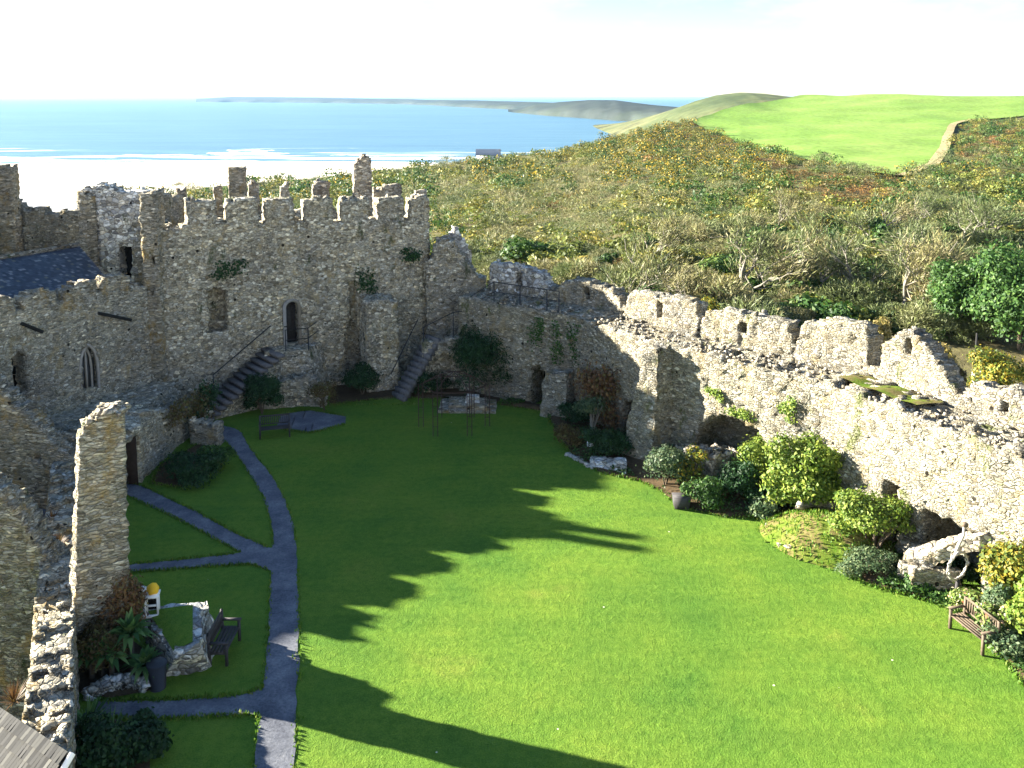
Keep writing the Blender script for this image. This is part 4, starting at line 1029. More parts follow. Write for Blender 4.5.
hb = MB(); e0_ = A0 + dv_ * .9 - sd * .58; e1_ = A1 - sd * .58 + dv_ * .15
hb.tube([(*e0_, LZ * .25 + .95), (*e1_, LZ + .95)], .028, 5); hb.tube([(*e0_, LZ * .25 - .05), (*e0_, LZ * .25 + .95)], .025, 5)
hb.build('handrail', M['iron'], stairs)
lr = MB(); cp = [(-9.75, 37.75), (-8.85, 38.1), (-8.7, 39.2)]
for z in (.45, .9): lr.tube([(*p, LZ + z) for p in cp], .022, 5)
lr.build('landing_rail', M['iron'], stairs)
for p in cp[:2]: MB().tube([(*p, LZ - .1), (*p, LZ + .92)], .026, 5).build('post', M['iron'], stairs)

st2 = thing('stone_staircase', 'narrow dark stair rising between the broken pier and the arch', 'stairs', (-4.4, 38.7, 0))
B0, B1 = np.array([-5.0, 37.9]), np.array([-3.5, 39.1]); d2 = (B1 - B0) / np.linalg.norm(B1 - B0); sd2 = np.array([d2[1], -d2[0]])
for k in range(12):
    a = B0 + (B1 - B0) * k / 12; b_ = B0 + (B1 - B0) * (k + 1) / 12 + d2 * .05; z = 2.45 * (k + 1) / 12
    c_ = [a - sd2 * .45, a + sd2 * .5, b_ + sd2 * .5, b_ - sd2 * .45]
    MB().hexa([(*p, max(-.1, z - .3)) for p in c_] + [(*p, z) for p in c_]).build('step', M['darkstep'], st2)
wall('arch_wall', M['tower'], st2, Line([(-3.95, 38.55), (-1.5, 38.9)]), .6, prof([(0, 2.3), (2.5, 2.55)], .07, 35), base=-.2, res=.11, rough=.05, seed=35, holes=[(.35, 1.65, -.2, 1.75, 'arch', .5)])
hb = MB(); hb.tube([(-3.9, 38.6, 3.0), (-2.6, 38.9, 3.6), (-2.2, 38.95, 3.65)], .022, 5)
for p in ((-3.9, 38.6, 3.0), (-2.6, 38.9, 3.6)): hb.tube([(p[0], p[1], 2.3), p], .022, 5)
hb.build('handrail', M['iron'], st2)
hb = MB(); hb.tube([(-5.3, 38.2, 1.0), (-4.2, 39.2, 3.2)], .022, 5); hb.build('handrail', M['iron'], st2)

# ================================================================== COURTYARD THINGS
# benches: length along local X, facing local -Y
def make_bench(name, label, mat, loc, rz, L=1.3):
    t = thing(name, label, 'bench', (loc[0], loc[1], float(lz(loc[0], loc[1]))), 'benches on the lawn', rz)
    t.scale = (.86, .86, .86)
    b = MB()
    for k in range(5): b.box(-L / 2, L / 2, -.24 + k * .095, -.165 + k * .095, .40, .425)
    b.build('seat', mat, t, local=True)
    b = MB(); b.box(-L / 2, L / 2, .225, .26, .86, .93); b.box(-L / 2, L / 2, .225, .255, .50, .55)
    n = int(L / .085)
    for k in range(n): x = -L / 2 + .05 + k * (L - .1) / (n - 1); b.box(x - .018, x + .018, .23, .25, .55, .86)
    b.build('backrest', mat, t, local=True)
    for sx in (-1, 1):
        x = sx * (L / 2 - .035)
        MB().box(x - .035, x + .035, -.26, -.19, 0, .62).build('leg', mat, t, local=True)
        MB().hexa([(x - .035, .19, 0), (x + .035, .19, 0), (x + .035, .26, 0), (x - .035, .26, 0), (x - .035, .22, .93), (x + .035, .22, .93), (x + .035, .28, .93), (x - .035, .28, .93)]).build('leg', mat, t, local=True)
        MB().box(x - .045, x + .045, -.29, .22, .62, .66).build('armrest', mat, t, local=True)
        MB().box(x - .03, x + .03, -.19, .2, .33, .395).build('seat_rail', mat, t, local=True)
    return t
make_bench('bench', 'brown slatted wooden bench in full sun beside the flower bed', M['wood'], (11.15, 20.35), R(-77), 1.35)
make_bench('bench', 'dark wooden bench in shade next to the tumbled rockery', M['darkwood'], (-6.75, 19.75), R(90), 1.2)
make_bench('bench', 'dark wooden bench on the lawn near the foot of the staircase', M['darkwood'], onz(275, 436), R(14), 1.35)

# metal pergola
pg = thing('pergola', 'thin rusted metal pergola with six slender posts on shaded lawn', 'pergola', (-2.3, 34.5, 0))
pp = [(-2.3 + 1.32 * math.cos(R(60 * k)), 34.5 + 1.2 * math.sin(R(60 * k))) for k in range(6)]
for x, y in pp:
    b = MB(); b.tube([(x - .09, y, 0), (x - .09, y, 1.75)], .018, 5); b.tube([(x + .09, y, 0), (x + .09, y, 1.75)], .018, 5)
    for z in (.4, .8, 1.2, 1.6): b.tube([(x - .09, y, z), (x + .09, y, z)], .012, 4)
    b.build('post', M['rust'], pg)
b = MB(); b.tube([(x, y, 1.75) for x, y in pp + pp[:1]], .02, 5)
b.build('ring_beam', M['rust'], pg)
for x, y in pp: MB().tube([(x, y, 1.75), ((x - 2.3) / 2, (y + 34.5) / 2, 2.12), (-2.3, 34.5, 2.28)], .018, 5).build('rib', M['rust'], pg)

# stone platform
pf = thing('stone_platform', 'low stepped platform of pale slabs behind the metal pergola', 'platform', (*onz(468, 408), 0))
px_, py2 = onz(468, 407)
c0 = lambda hx, hy, z0, z1: [(px_ - hx, py2 - hy, z0), (px_ + hx, py2 - hy - .15, z0), (px_ + hx, py2 + hy, z0), (px_ - hx, py2 + hy, z0), (px_ - hx, py2 - hy, z1), (px_ + hx, py2 - hy - .15, z1), (px_ + hx, py2 + hy, z1), (px_ - hx, py2 + hy, z1)]
rough_block('base_slab', M['near'], pf, c0(1.2, .75, -.05, .1), .2, .03, .15, 40)
rough_block('upper_step', M['near'], pf, c0(.8, .5, .1, .26), .2, .03, .15, 41)
rough_block('block', M['pale'], pf, [(px_ - .1, py2 - .3, .26), (px_ + .5, py2 - .3, .26), (px_ + .5, py2 + .2, .26), (px_ - .1, py2 + .2, .26), (px_ - .05, py2 - .25, .5), (px_ + .45, py2 - .25, .48), (px_ + .45, py2 + .15, .5), (px_ - .05, py2 + .15, .52)], .15, .03, .2, 42)

# rockery block on the left lawn
rk = thing('rockery', 'tumbled pale stone rockery block with turf on top beside bench', 'rockery', (*onz(185, 650), 0))
q1, q2, q3, q4 = [np.array(onz(u, v)) for u, v in ((162, 676), (216, 668), (212, 618), (136, 622))]
t1, t2, t3, t4 = [np.array(onz(u, v, .85)) for u, v in ((176, 650), (197, 648), (206, 600), (140, 605))]
rough_block('wall', M['pale'], rk, [(*q1, -.1), (*q2, -.1), (*q3, -.1), (*q4, -.1), (*t1, .62), (*t2, .9), (*t3, .85), (*t4, .8)], .1, .10, .4, 43)
tv = []
for a in np.linspace(.06, .80, 14):
    for c in np.linspace(.12, .9, 12):
        p = (t4 * (1 - a) + t3 * a) * (1 - c) + (t1 * (1 - a) + t2 * a) * c; zz1 = (.8 * (1 - a) + .85 * a) * (1 - c) + (.62 * (1 - a) + .9 * a) * c
        tv.append((p[0], p[1], zz1 + .03 + .07 * math.sin(a * 3.1) * math.sin(c * 3.1)))
i = np.arange(168).reshape(14, 12)
mk('turf', tv, np.stack([i[:-1, :-1], i[1:, :-1], i[1:, 1:], i[:-1, 1:]], -1).reshape(-1, 4), M['lawn'], rk, smooth=True)
ed = thing('stone_edging', 'short curved row of pale edging stones in shade beside the gravel path', 'edging', (*onz(130, 695), 0))
stones('stone_row', M['pale'], ed, [(*onz(88 + 60 * f, 700 - 10 * math.sin(f * 2.6) - 4 * f), .05 + .12 * (k % 2)) for k, f in enumerate(np.linspace(0, 1, 26))], .26, 44)

# bin
bn = thing('litter_bin', 'round black litter bin standing against the stone rockery', 'bin', (*onz(158, 689), 0)); bn.scale = (.85, .85, .85)
b = MB(); b.tube([(0, 0, 0), (0, 0, .7)], .2, 16, .24); b.build('body', M['bin'], bn, local=True)
b = MB(); b.tube([(0, 0, .7), (0, 0, .74)], .26, 16, .26); b.tube([(0, 0, .74), (0, 0, .8)], .25, 16, .12); b.build('lid', M['bin'], bn, local=True)

# white stand with a yellow and white bundle on the rockery turf
stx, sty = onz(152, 616, .8)
sg = thing('painted_stand', 'small white painted stand with yellow and white bundle on top', 'stand', (stx, sty, .8), None, R(12)); sg.scale = (.8, .8, .8)
for sx in (-1, 1):
    MB().box(sx * .17 - .025, sx * .17 + .025, -.03, .03, 0, .62).build('leg', M['white'], sg, local=True)
    MB().box(sx * .17 - .02, sx * .17 + .02, .22, .28, 0, .55).build('leg', M['white'], sg, local=True)
b = MB(); b.box(-.30, .30, -.06, .02, -.03, .04); b.box(-.17, .17, -.025, .025, .30, .35); b.build('crossbar', M['white'], sg, local=True)
MB().box(-.22, .22, -.08, .32, .58, .64).build('top_board', M['white'], sg, local=True)
MB().box(-.14, .14, .235, .262, .08, .52).build('back_panel', M['dark'], sg, local=True)
g = np.random.default_rng(8)
def lump(name, mat, parent, c, r, seed):
    n, m = 14, 9; V = []
    for j in range(m + 1):
        for i_ in range(n):
            a, t = 2 * math.pi * i_ / n, math.pi * j / m; V.append((r[0] * math.sin(t) * math.cos(a), r[1] * math.sin(t) * math.sin(a), r[2] * math.cos(t)))
    V = np.array(V); V = V * (1 + .22 * vnoise(V / max(r) + seed, 2.0, seed))[:, None] + np.array(c)
    F = [(j * n + i_, j * n + (i_ + 1) % n, (j + 1) * n + (i_ + 1) % n, (j + 1) * n + i_) for j in range(m) for i_ in range(n)]
    return mk(name, V, np.array(F), mat, parent, smooth=True, local=True)
lump('yellow_bundle', M['yellow'], sg, (.05, .12, .78), (.17, .15, .17), 1)
lump('white_bundle', M['white'], sg, (-.24, .18, .76), (.14, .14, .10), 2)

# right-hand bed: small signs, edging, ruined low wall
for nm, lab, mt, u, v, w, h in (('info_panel', 'small white panel leaning in the shaded bed', 'white', 590, 452, .24, .30), ('info_panel', 'pale blue upright panel in the shaded flower bed', 'bluepaint', 609, 455, .26, .46)):
    x, y = onz(u, v); t = thing(nm, lab, 'panel', (x, y, 0), None, R(-8))
    MB().hexa([(-w / 2, 0, .08), (w / 2, 0, .08), (w / 2, .03, .08), (-w / 2, .03, .08), (-w / 2, .12, h + .08), (w / 2, .12, h + .08), (w / 2, .15, h + .08), (-w / 2, .15, h + .08)]).build('board', M[mt], t, local=True)
    MB().box(-.02, .02, .06, .1, -.1, h * .8).build('stake', M['darkwood'], t, local=True)
e2 = thing('stone_edging', 'low kerb of pale stones bordering the shaded bed in front of the buttress', 'edging', (*onz(600, 470), 0))
rough_block('kerb', M['pale'], e2, [(*onz(590, 470), -.1), (*onz(627, 479), -.1), (*onz(626, 468), -.1), (*onz(592, 462), -.1), (*onz(590, 467), .25), (*onz(627, 475), .3), (*onz(626, 467), .3), (*onz(592, 462), .25)], .13, .05, .35, 45)
stones('stone_row', M['pale'], e2, [(*onz(568 + 24 * f, 456 + 13 * f), .04) for f in np.linspace(0, 1, 12)], .22, 46)
e3 = thing('flower_bed', 'dark soil bed filled with shrubs below the long curtain wall', 'flower bed', (4, 31, 0))
def bed(name, pts_in, parent, mat=M['soil'], dz=.03, out_=1.0):
    q_ = np.array([onz(u, v) for u, v in pts_in]); c = np.concatenate([[0], np.cumsum(np.linalg.norm(np.diff(q_, axis=0), axis=1))]); n = 60
    s = np.linspace(0, c[-1], n); X, Y = np.interp(s, c, q_[:, 0]), np.interp(s, c, q_[:, 1])
    ds = [INNER.p[0]]; qq = np.linspace(0, INNER.L, 2000); ip = INNER.at(qq); V = []
    for x, y in zip(X, Y):
        k = np.argmin((ip[:, 0] - x) ** 2 + (ip[:, 1] - y) ** 2); w_ = ip[k]
        for f in np.linspace(0, 1, 8): px2, py3 = x + (w_[0] - x) * f, y + (w_[1] - y) * f; V.append((px2, py3, float(lz(px2, py3)) + dz + .12 * min(1, f * 4)))
    i = np.arange(n * 8).reshape(n, 8)
    return mk(name, V, np.stack([i[:-1, :-1], i[1:, :-1], i[1:, 1:], i[:-1, 1:]], -1).reshape(-1, 4), mat, parent, smooth=True)
bed('soil', [(500, 406), (545, 412), (560, 440), (572, 457), (600, 474), (640, 482), (660, 492), (680, 508), (720, 518), (760, 520), (775, 540)], e3)
bed('soil', [(845, 575), (870, 586), (905, 594), (940, 604), (960, 612), (990, 640), (1030, 690), (1070, 730)], e3)
e4 = thing('flower_bed', 'dark soil bed along the foot of the tower and chapel walls', 'flower bed', (-12, 34, 0))
for k, poly in enumerate((((150, 484), (185, 489), (222, 470), (226, 452), (205, 440), (160, 465)), ((330, 405), (350, 402), (400, 398), (470, 400), (500, 404), (500, 380), (400, 380), (330, 385)), ((60, 690), (110, 700), (165, 690), (150, 655), (130, 640), (80, 640)), ((40, 790), (150, 790), (150, 740), (120, 722), (80, 722), (60, 735)))):
    P_ = np.array([onz(u, v) for u, v in poly]); c = P_.mean(0); V = [(c[0], c[1], .07)] + [(x, y, float(lz(x, y)) + .02 + .003 * k) for x, y in P_]
    mk('soil', V, np.array([(0, j + 1, (j + 1) % len(P_) + 1) for j in range(len(P_))]), M['soil'], e4)

rw = thing('ruined_wall', 'low tumbled sunlit wall among shrubs right of the tall buttress', 'ruin', (*onz(705, 490), 0))
rp = [onz(674, 462), onz(690, 478), onz(712, 490), onz(738, 480), onz(756, 474)]
rwl = Line(rp)
wall('wall', M['fall'], rw, rwl, .75, prof([(0, .5), (.6, .95), (rwl.L * .45, 1.0), (rwl.L * .6, 1.25), (rwl.L * .8, .8), (rwl.L, .5)], .14, 50, 2), base=-.2, res=.1, rough=.07, seed=50, side=1, jit=.42)

# grass mound
mc = np.array([9.35, 25.15]); ax = np.array([.80, -.60]); ay = np.array([.60, .80]); V = []
n, m = 56, 22
for j in range(m + 1):
    r = j / m
    for k in range(n):
        a = 2 * math.pi * k / n; lx_ = 2.15 * r * math.cos(a); ly_ = 1.6 * r * math.sin(a) - .1
        p = mc + ax * lx_ + ay * ly_; z = .80 * (1 - r ** 1.8) + .07 * float(vnoise(np.array([p[0], p[1], 3.]), 1.1, 9)) * (1 - r) * (1 + .12 * math.sin(3 * a + 1) * r) + .05 * float(vnoise(np.array([p[0], p[1], 0.]), 2.2, 5))
        V.append((p[0], p[1], z - .05))
F = [(j * n + k, j * n + (k + 1) % n, (j + 1) * n + (k + 1) % n, (j + 1) * n + k) for j in range(m) for k in range(n)]
struct(mk('grass_mound', V, np.array(F), M['moundg'], smooth=True))
rim = thing('rock_border', 'curved pale stone rim along the back of the grass mound', 'stonework', (9.6, 26.2, 1.0))
stones('stone_row', M['fall'], rim, [(*(mc + ax * 1.0 * math.cos(a) + ay * 1.0 * math.sin(a)), .72) for a in np.linspace(R(15), R(165), 26)], .26, 51)
stones('rock_scatter', M['fall'], rim, [(*onz(u, v), .06) for u, v in ((785, 540), (778, 532), (790, 552), (768, 528), (782, 547), (795, 545))], .3, 52)

# small ruin with trough and ring sculpture
sr = thing('ruined_wall', 'small sloping ruin with brick-edged top behind the ring sculpture', 'ruin', (11.4, 22.7, 0))
rough_block('sloping_cap', M['fall'], sr, [(10.45, 22.75, .3), (12.3, 21.75, 1.62), (12.55, 22.1, 1.62), (10.75, 23.2, .3), (10.45, 22.75, .72), (12.3, 21.75, 2.0), (12.55, 22.1, 2.05), (10.75, 23.2, .8)], .1, .06, .4, 53)
wall('end_wall', M['fall'], sr, Line([(10.4, 22.9), (10.75, 22.6)]), .5, prof([(0, .5), (1, .75)], .08, 55), base=-.2, res=.1, rough=.05, seed=55)
wall('trough_wall', M['near'], sr, Line([(10.55, 22.35), (11.75, 22.2)]), .3, prof([(0, .70), (3, .60)], .05, 54), base=-.2, res=.09, rough=.04, seed=54)
rb_ = thing('ring_sculpture', 'pale woven ring sculpture on curved stem in front of the sloping ruin', 'sculpture', (11.52, 22.0, 0))
cxr, cyr = 11.52, 22.0; zc = 1.0
b = MB(); rr_ = .36
for k in range(4):
    o_ = np.random.default_rng(k).normal(0, .018, (37, 3)); o_[-1] = o_[0]
    b.tube([(cxr + rr_ * math.cos(a) * .93 + o_[i_][0], cyr - .05 + .2 * math.cos(a) + o_[i_][1], zc + rr_ * math.sin(a) + o_[i_][2]) for i_, a in enumerate(np.linspace(0, 2 * math.pi, 37))], .024, 6)
b.build('ring', M['ring'], rb_)
b = MB(); b.tube([(cxr - .05, cyr, zc + rr_), (cxr + .02, cyr, zc + rr_ + .2), (cxr + .12, cyr, zc + rr_ + .45), (cxr + .12, cyr, zc + rr_ + .7)], .05, 7, .03); b.build('stem', M['ring'], rb_)
lump('knob', M['wood'], rb_, (.13, 0, zc + rr_ + .74), (.08, .08, .07), 4)
MB().tube([(cxr, cyr, -.1), (cxr, cyr - .1, zc - rr_)], .06, 7, .05).build('support', M['darkwood'], rb_)

# planter among the shrubs
pt = thing('plant_pot', 'dark planter box among shrubs at the lawn edge', 'planter', (*onz(681, 508), 0))
MB().hexa([(-.22, -.18, 0), (.22, -.18, 0), (.22, .18, 0), (-.22, .18, 0), (-.27, -.22, .42), (.27, -.22, .42), (.27, .22, .42), (-.27, .22, .42)]).build('box', M['darkwood'], pt, local=True)
MB().box(-.25, .25, -.2, .2, .36, .405).build('soil', M['soil'], pt, local=True)

# grass tufts along path and bed edges, ground cover over the soil
L_GRASS = leafy('long_grass', [(0, (.06, .15, .015)), (.6, (.10, .20, .02)), (1, (.20, .24, .05))], .3)
g = np.random.default_rng(66); T_ = []
def on_other(P, me):
    bad = np.zeros(len(P), bool)
    for j, (A, B) in enumerate(EDGES):
        if j == me: continue
        c = (A + B) / 2; hw_ = np.linalg.norm(A - B, axis=1) / 2
        d = np.linalg.norm(P[:, None] - c[None], axis=2); k = d.argmin(1); bad |= d[np.arange(len(P)), k] < hw_[k] - .02
    return bad
for j_, (A, B) in enumerate(EDGES):
    for E, O in ((A, B), (B, A)):
        k = g.uniform(0, len(E) - 1.01, 500); i0 = k.astype(int); f = (k - i0)[:, None]; p = E[i0] * (1 - f) + E[i0 + 1] * f
        w = (O[i0] - E[i0]); w /= np.linalg.norm(w, axis=1)[:, None] + 1e-9
        p = p - w * g.normal(.02, .045, len(p))[:, None]; T_.append(p[~on_other(p, j_)])
BEDS = [[(500, 406), (545, 412), (560, 440), (572, 457), (600, 474), (640, 482), (660, 492), (680, 508), (720, 518), (760, 520), (775, 540)], [(845, 575), (870, 586), (905, 594), (940, 604), (960, 612), (990, 640), (1030, 690)]]
cover = []
for pts_ in BEDS:
    q_ = np.array([onz(u, v) for u, v in pts_]); ln = Line(q_); k = g.uniform(0, ln.L, 2200); e_ = ln.at(k)
    T_.append(e_[:1200] + g.normal(0, .06, (1200, 2)))
    ip = INNER.at(np.linspace(0, INNER.L, 900))
    for e1_ in e_[:2200]:
        w_ = ip[np.argmin(((ip - e1_) ** 2).sum(1))]; f = g.uniform(.03, 1) ; cover.append(e1_ + (w_ - e1_) * f)
for poly in (((150, 484), (185, 489), (222, 470), (226, 452), (205, 440), (160, 465)), ((330, 405), (350, 402), (400, 398), (470, 400), (500, 404))):
    P_ = np.array([onz(u, v) for u, v in poly]); ln = Line(np.concatenate([P_, P_[:1]])); T_.append(ln.at(g.uniform(0, ln.L, 900)) + g.normal(0, .06, (900, 2)))
T_ = np.concatenate(T_); n = len(T_); h_ = g.uniform(.04, .11, n)
d = np.array([0, 0, 1.0]) + .5 * rdir(n, g); d /= np.linalg.norm(d, axis=1)[:, None]; N = rdir(n, g); N -= d * (N * d).sum(1)[:, None]; N /= np.linalg.norm(N, axis=1)[:, None]
V, F = leaf_quads(np.column_stack([T_, lz(T_[:, 0], T_[:, 1]) + h_ * .5]), N, h_ * 1.3, .035, g, d)
o = mk('edge_grass', V, F, L_GRASS); o['kind'] = 'stuff'; tag(o, 'longer grass along the edges of paths and beds', 'grass')
g2 = np.random.default_rng(91); mp = []
for k in range(1500):
    r = g2.uniform(0, 1) ** .5 * 1.0; a = g2.uniform(0, 6.28); p = np.array([9.35, 25.15]) + np.array([.8, -.6]) * 2.15 * r * math.cos(a) + np.array([.6, .8]) * (1.6 * r * math.sin(a) - .1); mp.append((p[0], p[1], .80 * (1 - r ** 1.8)))
mp = np.array(mp); n = len(mp); h_ = g2.uniform(.05, .14, n); d = np.array([0, 0, 1.0]) + .6 * rdir(n, g2); d /= np.linalg.norm(d, axis=1)[:, None]; N = rdir(n, g2); N -= d * (N * d).sum(1)[:, None]; N /= np.linalg.norm(N, axis=1)[:, None]
V, F = leaf_quads(mp + np.array([0, 0, .04]), N, h_ * 1.3, .04, g2, d)
o = mk('mound_grass', V, F, L_GRASS); o['kind'] = 'stuff'; tag(o, 'tufts of longer grass on the grass mound', 'grass')
cover = np.array(cover); n = len(cover); P = np.repeat(np.column_stack([cover, lz(cover[:, 0], cover[:, 1]) + .14]), 5, 0); P += g.normal(0, 1, P.shape) * np.array([.09, .09, .05])
keep = (vnoise(P * np.array([1, 1, 0]), 1.1, 44) > -.25); P = P[keep]; n = len(P); N = np.array([0, 0, 1.0]) + .8 * rdir(n, g); N /= np.linalg.norm(N, axis=1)[:, None]; s_ = g.uniform(.05, .14, n)
V, F = leaf_quads(P, N, s_, s_ * .6, g); o = mk('ground_cover', V, F, L_MID); o['kind'] = 'stuff'; tag(o, 'low leafy ground cover over the soil of the beds', 'ground cover')

# ------------------------------------------------------------------ courtyard plants
S = px_shrub
S('shrub', 'rounded dark green bush growing against the stair foot', L_DARK, 258, 419, 44, 44, seed=101, n=2200, leaf=.13)
S('shrub', 'straggly thin shrub below the stair landing', L_BROWN, 322, 414, 36, 34, seed=102, n=500, leaf=.11)
S('shrub', 'dark bush at the foot of the broken pier', L_DARK, 360, 400, 46, 34, seed=103, n=1500)
S('shrub', 'low dark ground shrubs below the shaded arch', L_DARK, 428, 397, 56, 26, seed=104, n=1500)
S('conifer', 'large feathery dark evergreen bush in the shaded corner by the curtain wall', L_DARK, 490, 404, 86, 82, seed=105, n=6000, leaf=.16, aspect=.35, nl=14, cat='tree')
wall_plant('creeper', 'red-brown creeper climbing the shaded curtain wall by its buttress', L_RUST, INNER, isx(601, 1.5), 1.55, 2.0, 1.9, .6, 1700, .12, 106)
S('small_tree', 'little pale-leaved tree with white stem in the shaded bed', L_GREY, 592, 444, 40, 48, seed=107, n=700, trunk=.75, bark='palebark', cat='tree')
S('shrub', 'grassy olive clump at the corner of the shaded bed', L_BROWN, 570, 452, 34, 26, seed=108, n=600)
S('shrub', 'dark low shrub filling the bed behind the stone kerb', L_DARK, 613, 465, 60, 34, seed=109, n=1500)
S('shrub', 'dark leafy bush beside the low broken buttress', L_DARK, 577, 432, 40, 30, seed=110, n=1000)
S('shrub', 'grey-green spreading shrub at the foot of the tall buttress', L_GREY, 668, 496, 54, 50, seed=111, n=1800)
S('shrub', 'thin yellowing shrub in front of the tumbled wall', L_YELL, 692, 496, 34, 46, seed=112, n=600)
S('shrub', 'round glossy dark shrub on the lawn edge', L_MID, 706, 514, 46, 34, seed=113, n=1800, leaf=.11)
S('shrub', 'shaded dark shrub below the ragged end of the tumbled wall', L_DARK, 744, 508, 56, 46, seed=114, n=1500)
S('shrub', 'olive bushy shrub between tumbled wall and large pale bush', L_LIGHT, 770, 500, 70, 62, seed=115, n=2800)
shrub('shrub', 'largest pale green bush against the sunlit curtain wall', L_LIGHT, (9.25, 26.75), 1.5, .85, 2.25, .15, 7500, nl=20, seed=116, z=.35)
S('shrub', 'low shaded plants under the large pale bush', L_DARK, 772, 517, 56, 24, seed=117, n=900)
S('small_tree', 'round light green tree with brown trunk next to the grass mound', L_LIGHT, 884, 572, 80, 74, seed=118, n=3600, trunk=.55, cat='tree', nl=12)
S('shrub', 'low blue-green lavender mound on the lawn edge', L_GREY, 876, 584, 62, 28, seed=119, n=2200, leaf=.08)
S('plant', 'small grey-leaved plants at the left foot of the mound', L_GREY, 766, 524, 34, 26, seed=120, n=450, cat='plant')
shrub('shrub', 'large yellow and green shrub beside the ring sculpture', L_YELL, (12.65, 21.2), .95, .9, 2.45, .14, 3600, nl=14, seed=121)
shrub('shrub', 'bushy green shrub under the yellowing shrub near the sunny bench', L_GREY, (12.1, 20.75), .6, .5, 1.4, .12, 2200, seed=122)
shrub('shrub', 'yellow-green shrub at the wall foot beyond the sunny bench', L_LIGHT, (12.6, 19.8), .9, .8, 2.0, .14, 2600, seed=190)
spiky('spiky_plant', 'spiky strap-leaved plant below the ring sculpture', L_STRAP, onz(950, 606), .42, 60, 123)
S('plant', 'pale flowering plants behind the sunny bench', L_FLOW, 972, 618, 40, 26, seed=124, n=700, cat='plant')
S('plant', 'tall orange-flecked flowers in the sunny bed', L_FLOW, 1003, 648, 46, 42, seed=125, n=900, cat='plant')
S('plant', 'low pale leaves spreading past the bench end', L_GREY, 1018, 668, 50, 26, seed=126, n=800, cat='plant')
S('plant', 'low green plants before the stone trough', L_MID, 926, 598, 40, 16, seed=127, n=500, cat='plant')
S('shrub', 'dark small bush in the hollow behind the ring sculpture', L_DARK, 966, 592, 46, 26, seed=191, n=700)
S('shrub', 'tan dry shrub at the foot of the wall behind the round tree', L_BROWN, 920, 556, 40, 34, seed=128, n=600)
S('shrub', 'dark low shrubs beside the undercroft doorway', L_DARK, 183, 489, 66, 26, seed=129, n=1500)
S('shrub', 'mid green leafy clump at the bend of the gravel path', L_MID, 212, 474, 40, 26, seed=130, n=1200)
wall_plant('creeper', 'brown twiggy creeper hanging over the undercroft wall', L_BROWN, ll, ll.s_of(185, 1), .9, 2.6, 1.5, .5, 1200, .11, 131, -1)
wall_plant('creeper', 'dark ivy on the stair side of the undercroft wall', L_DARK, ll, ll.s_of(200, 1), 1.3, 1.6, 1.0, .5, 700, .12, 132, -1)
S('shrub', 'rust-brown dry bush at the foot of the tall pillar', L_RUST, 106, 668, 70, 104, seed=133, n=5200, leaf=.10, nl=12, ry=.55)
S('shrub', 'green tangled undergrowth below the rusty bush', L_BROWN, 92, 690, 60, 60, seed=134, n=1800, leaf=.10)
for k, (u, v, z, r_, lab) in enumerate(((132, 672, .9, .62, 'upper rosette plant with broad drooping pale leaves by the rockery'), (112, 682, .6, .55, 'middle rosette plant with drooping leaves between rusty bush and bin'), (146, 684, .4, .55, 'drooping leafed plant touching the black litter bin'), (92, 680, .6, .5, 'shaded rosette plant beside the low wall'))):
    spiky('leafy_plant', lab, L_STRAP, onz(u, v), r_, 60, 140 + k, .13, base_h=z, droop=1.3)
spiky('yucca', 'large shaded yucca with arching sword leaves below the path', L_STRAP, onz(110, 762), .75, 90, 150, .05, base_h=.3)
spiky('yucca', 'smaller yucca with narrow leaves beside the low wall', L_STRAP, onz(90, 742), .62, 80, 151, .045, base_h=.35)
S('shrub', 'shaded shrub in the near bed below the gravel path', L_DARK, 140, 766, 52, 40, seed=152, n=1300)
S('shrub', 'dark shrub against the low wall in the near bed', L_DARK, 92, 790, 70, 60, seed=153, n=1600)
g = np.random.default_rng(5)
for u, v, z, lab, k, r_ in ((58, 545, 1.6, 'orange-brown dry weed sprouting where the broken wall meets the lit wall', 154, .42), (14, 700, 1.3, 'orange dry weed hanging beside the lit wall', 155, .45), (52, 520, 1.55, 'rusty dry weeds on the inner edge of the lit wall', 156, .35)):
    x, y = onz(u, v, z); spiky('dry_weed', lab, L_RUST, (x, y), r_, 90, k, .02, z=z - .05, droop=.2)
# weeds and grass on walls
for k, (u, z, w, h, lab) in enumerate(((786, 3.1, .7, .7, 'green weeds hanging high on the sunlit curtain wall near the big bush'), (742, 2.6, .9, .4, 'green tuft in the sunlit wall above the shaded hollow'), (716, 2.9, .6, .35, 'thin moss tuft on the sunlit wall right of the buttress'))):
    wall_plant('wall_weed', lab, L_LIGHT, INNER, isx(u, z), z, w, h, .16, 260, .09, 160 + k)
for k, (u, z, w, h, lab) in enumerate(((232, tz(262), 1.2, .7, 'dark ivy patch high on the tower left of the arched door'), (368, tz(285), .9, 1.6, 'ivy streak in the tower crack above the broken pier'), (412, tz(262), .9, .6, 'small ivy patch near the right edge of the tower'))):
    wall_plant('ivy', lab, L_DARK, tl, ts(u), z, w, h, .12, 300, .10, 170 + k)
for k, (u, lab) in enumerate(((537, 'ivy streaks on the shaded curtain wall near the railing'), (556, 'dark ivy streaks on the shaded curtain wall above the low door'), (575, 'ivy streak at the sunlit edge of the shaded curtain wall'))):
    wall_plant('ivy', lab, L_MID, INNER, isx(u, 3), 3.0, .7, 1.5, .1, 240, .09, 180 + k)

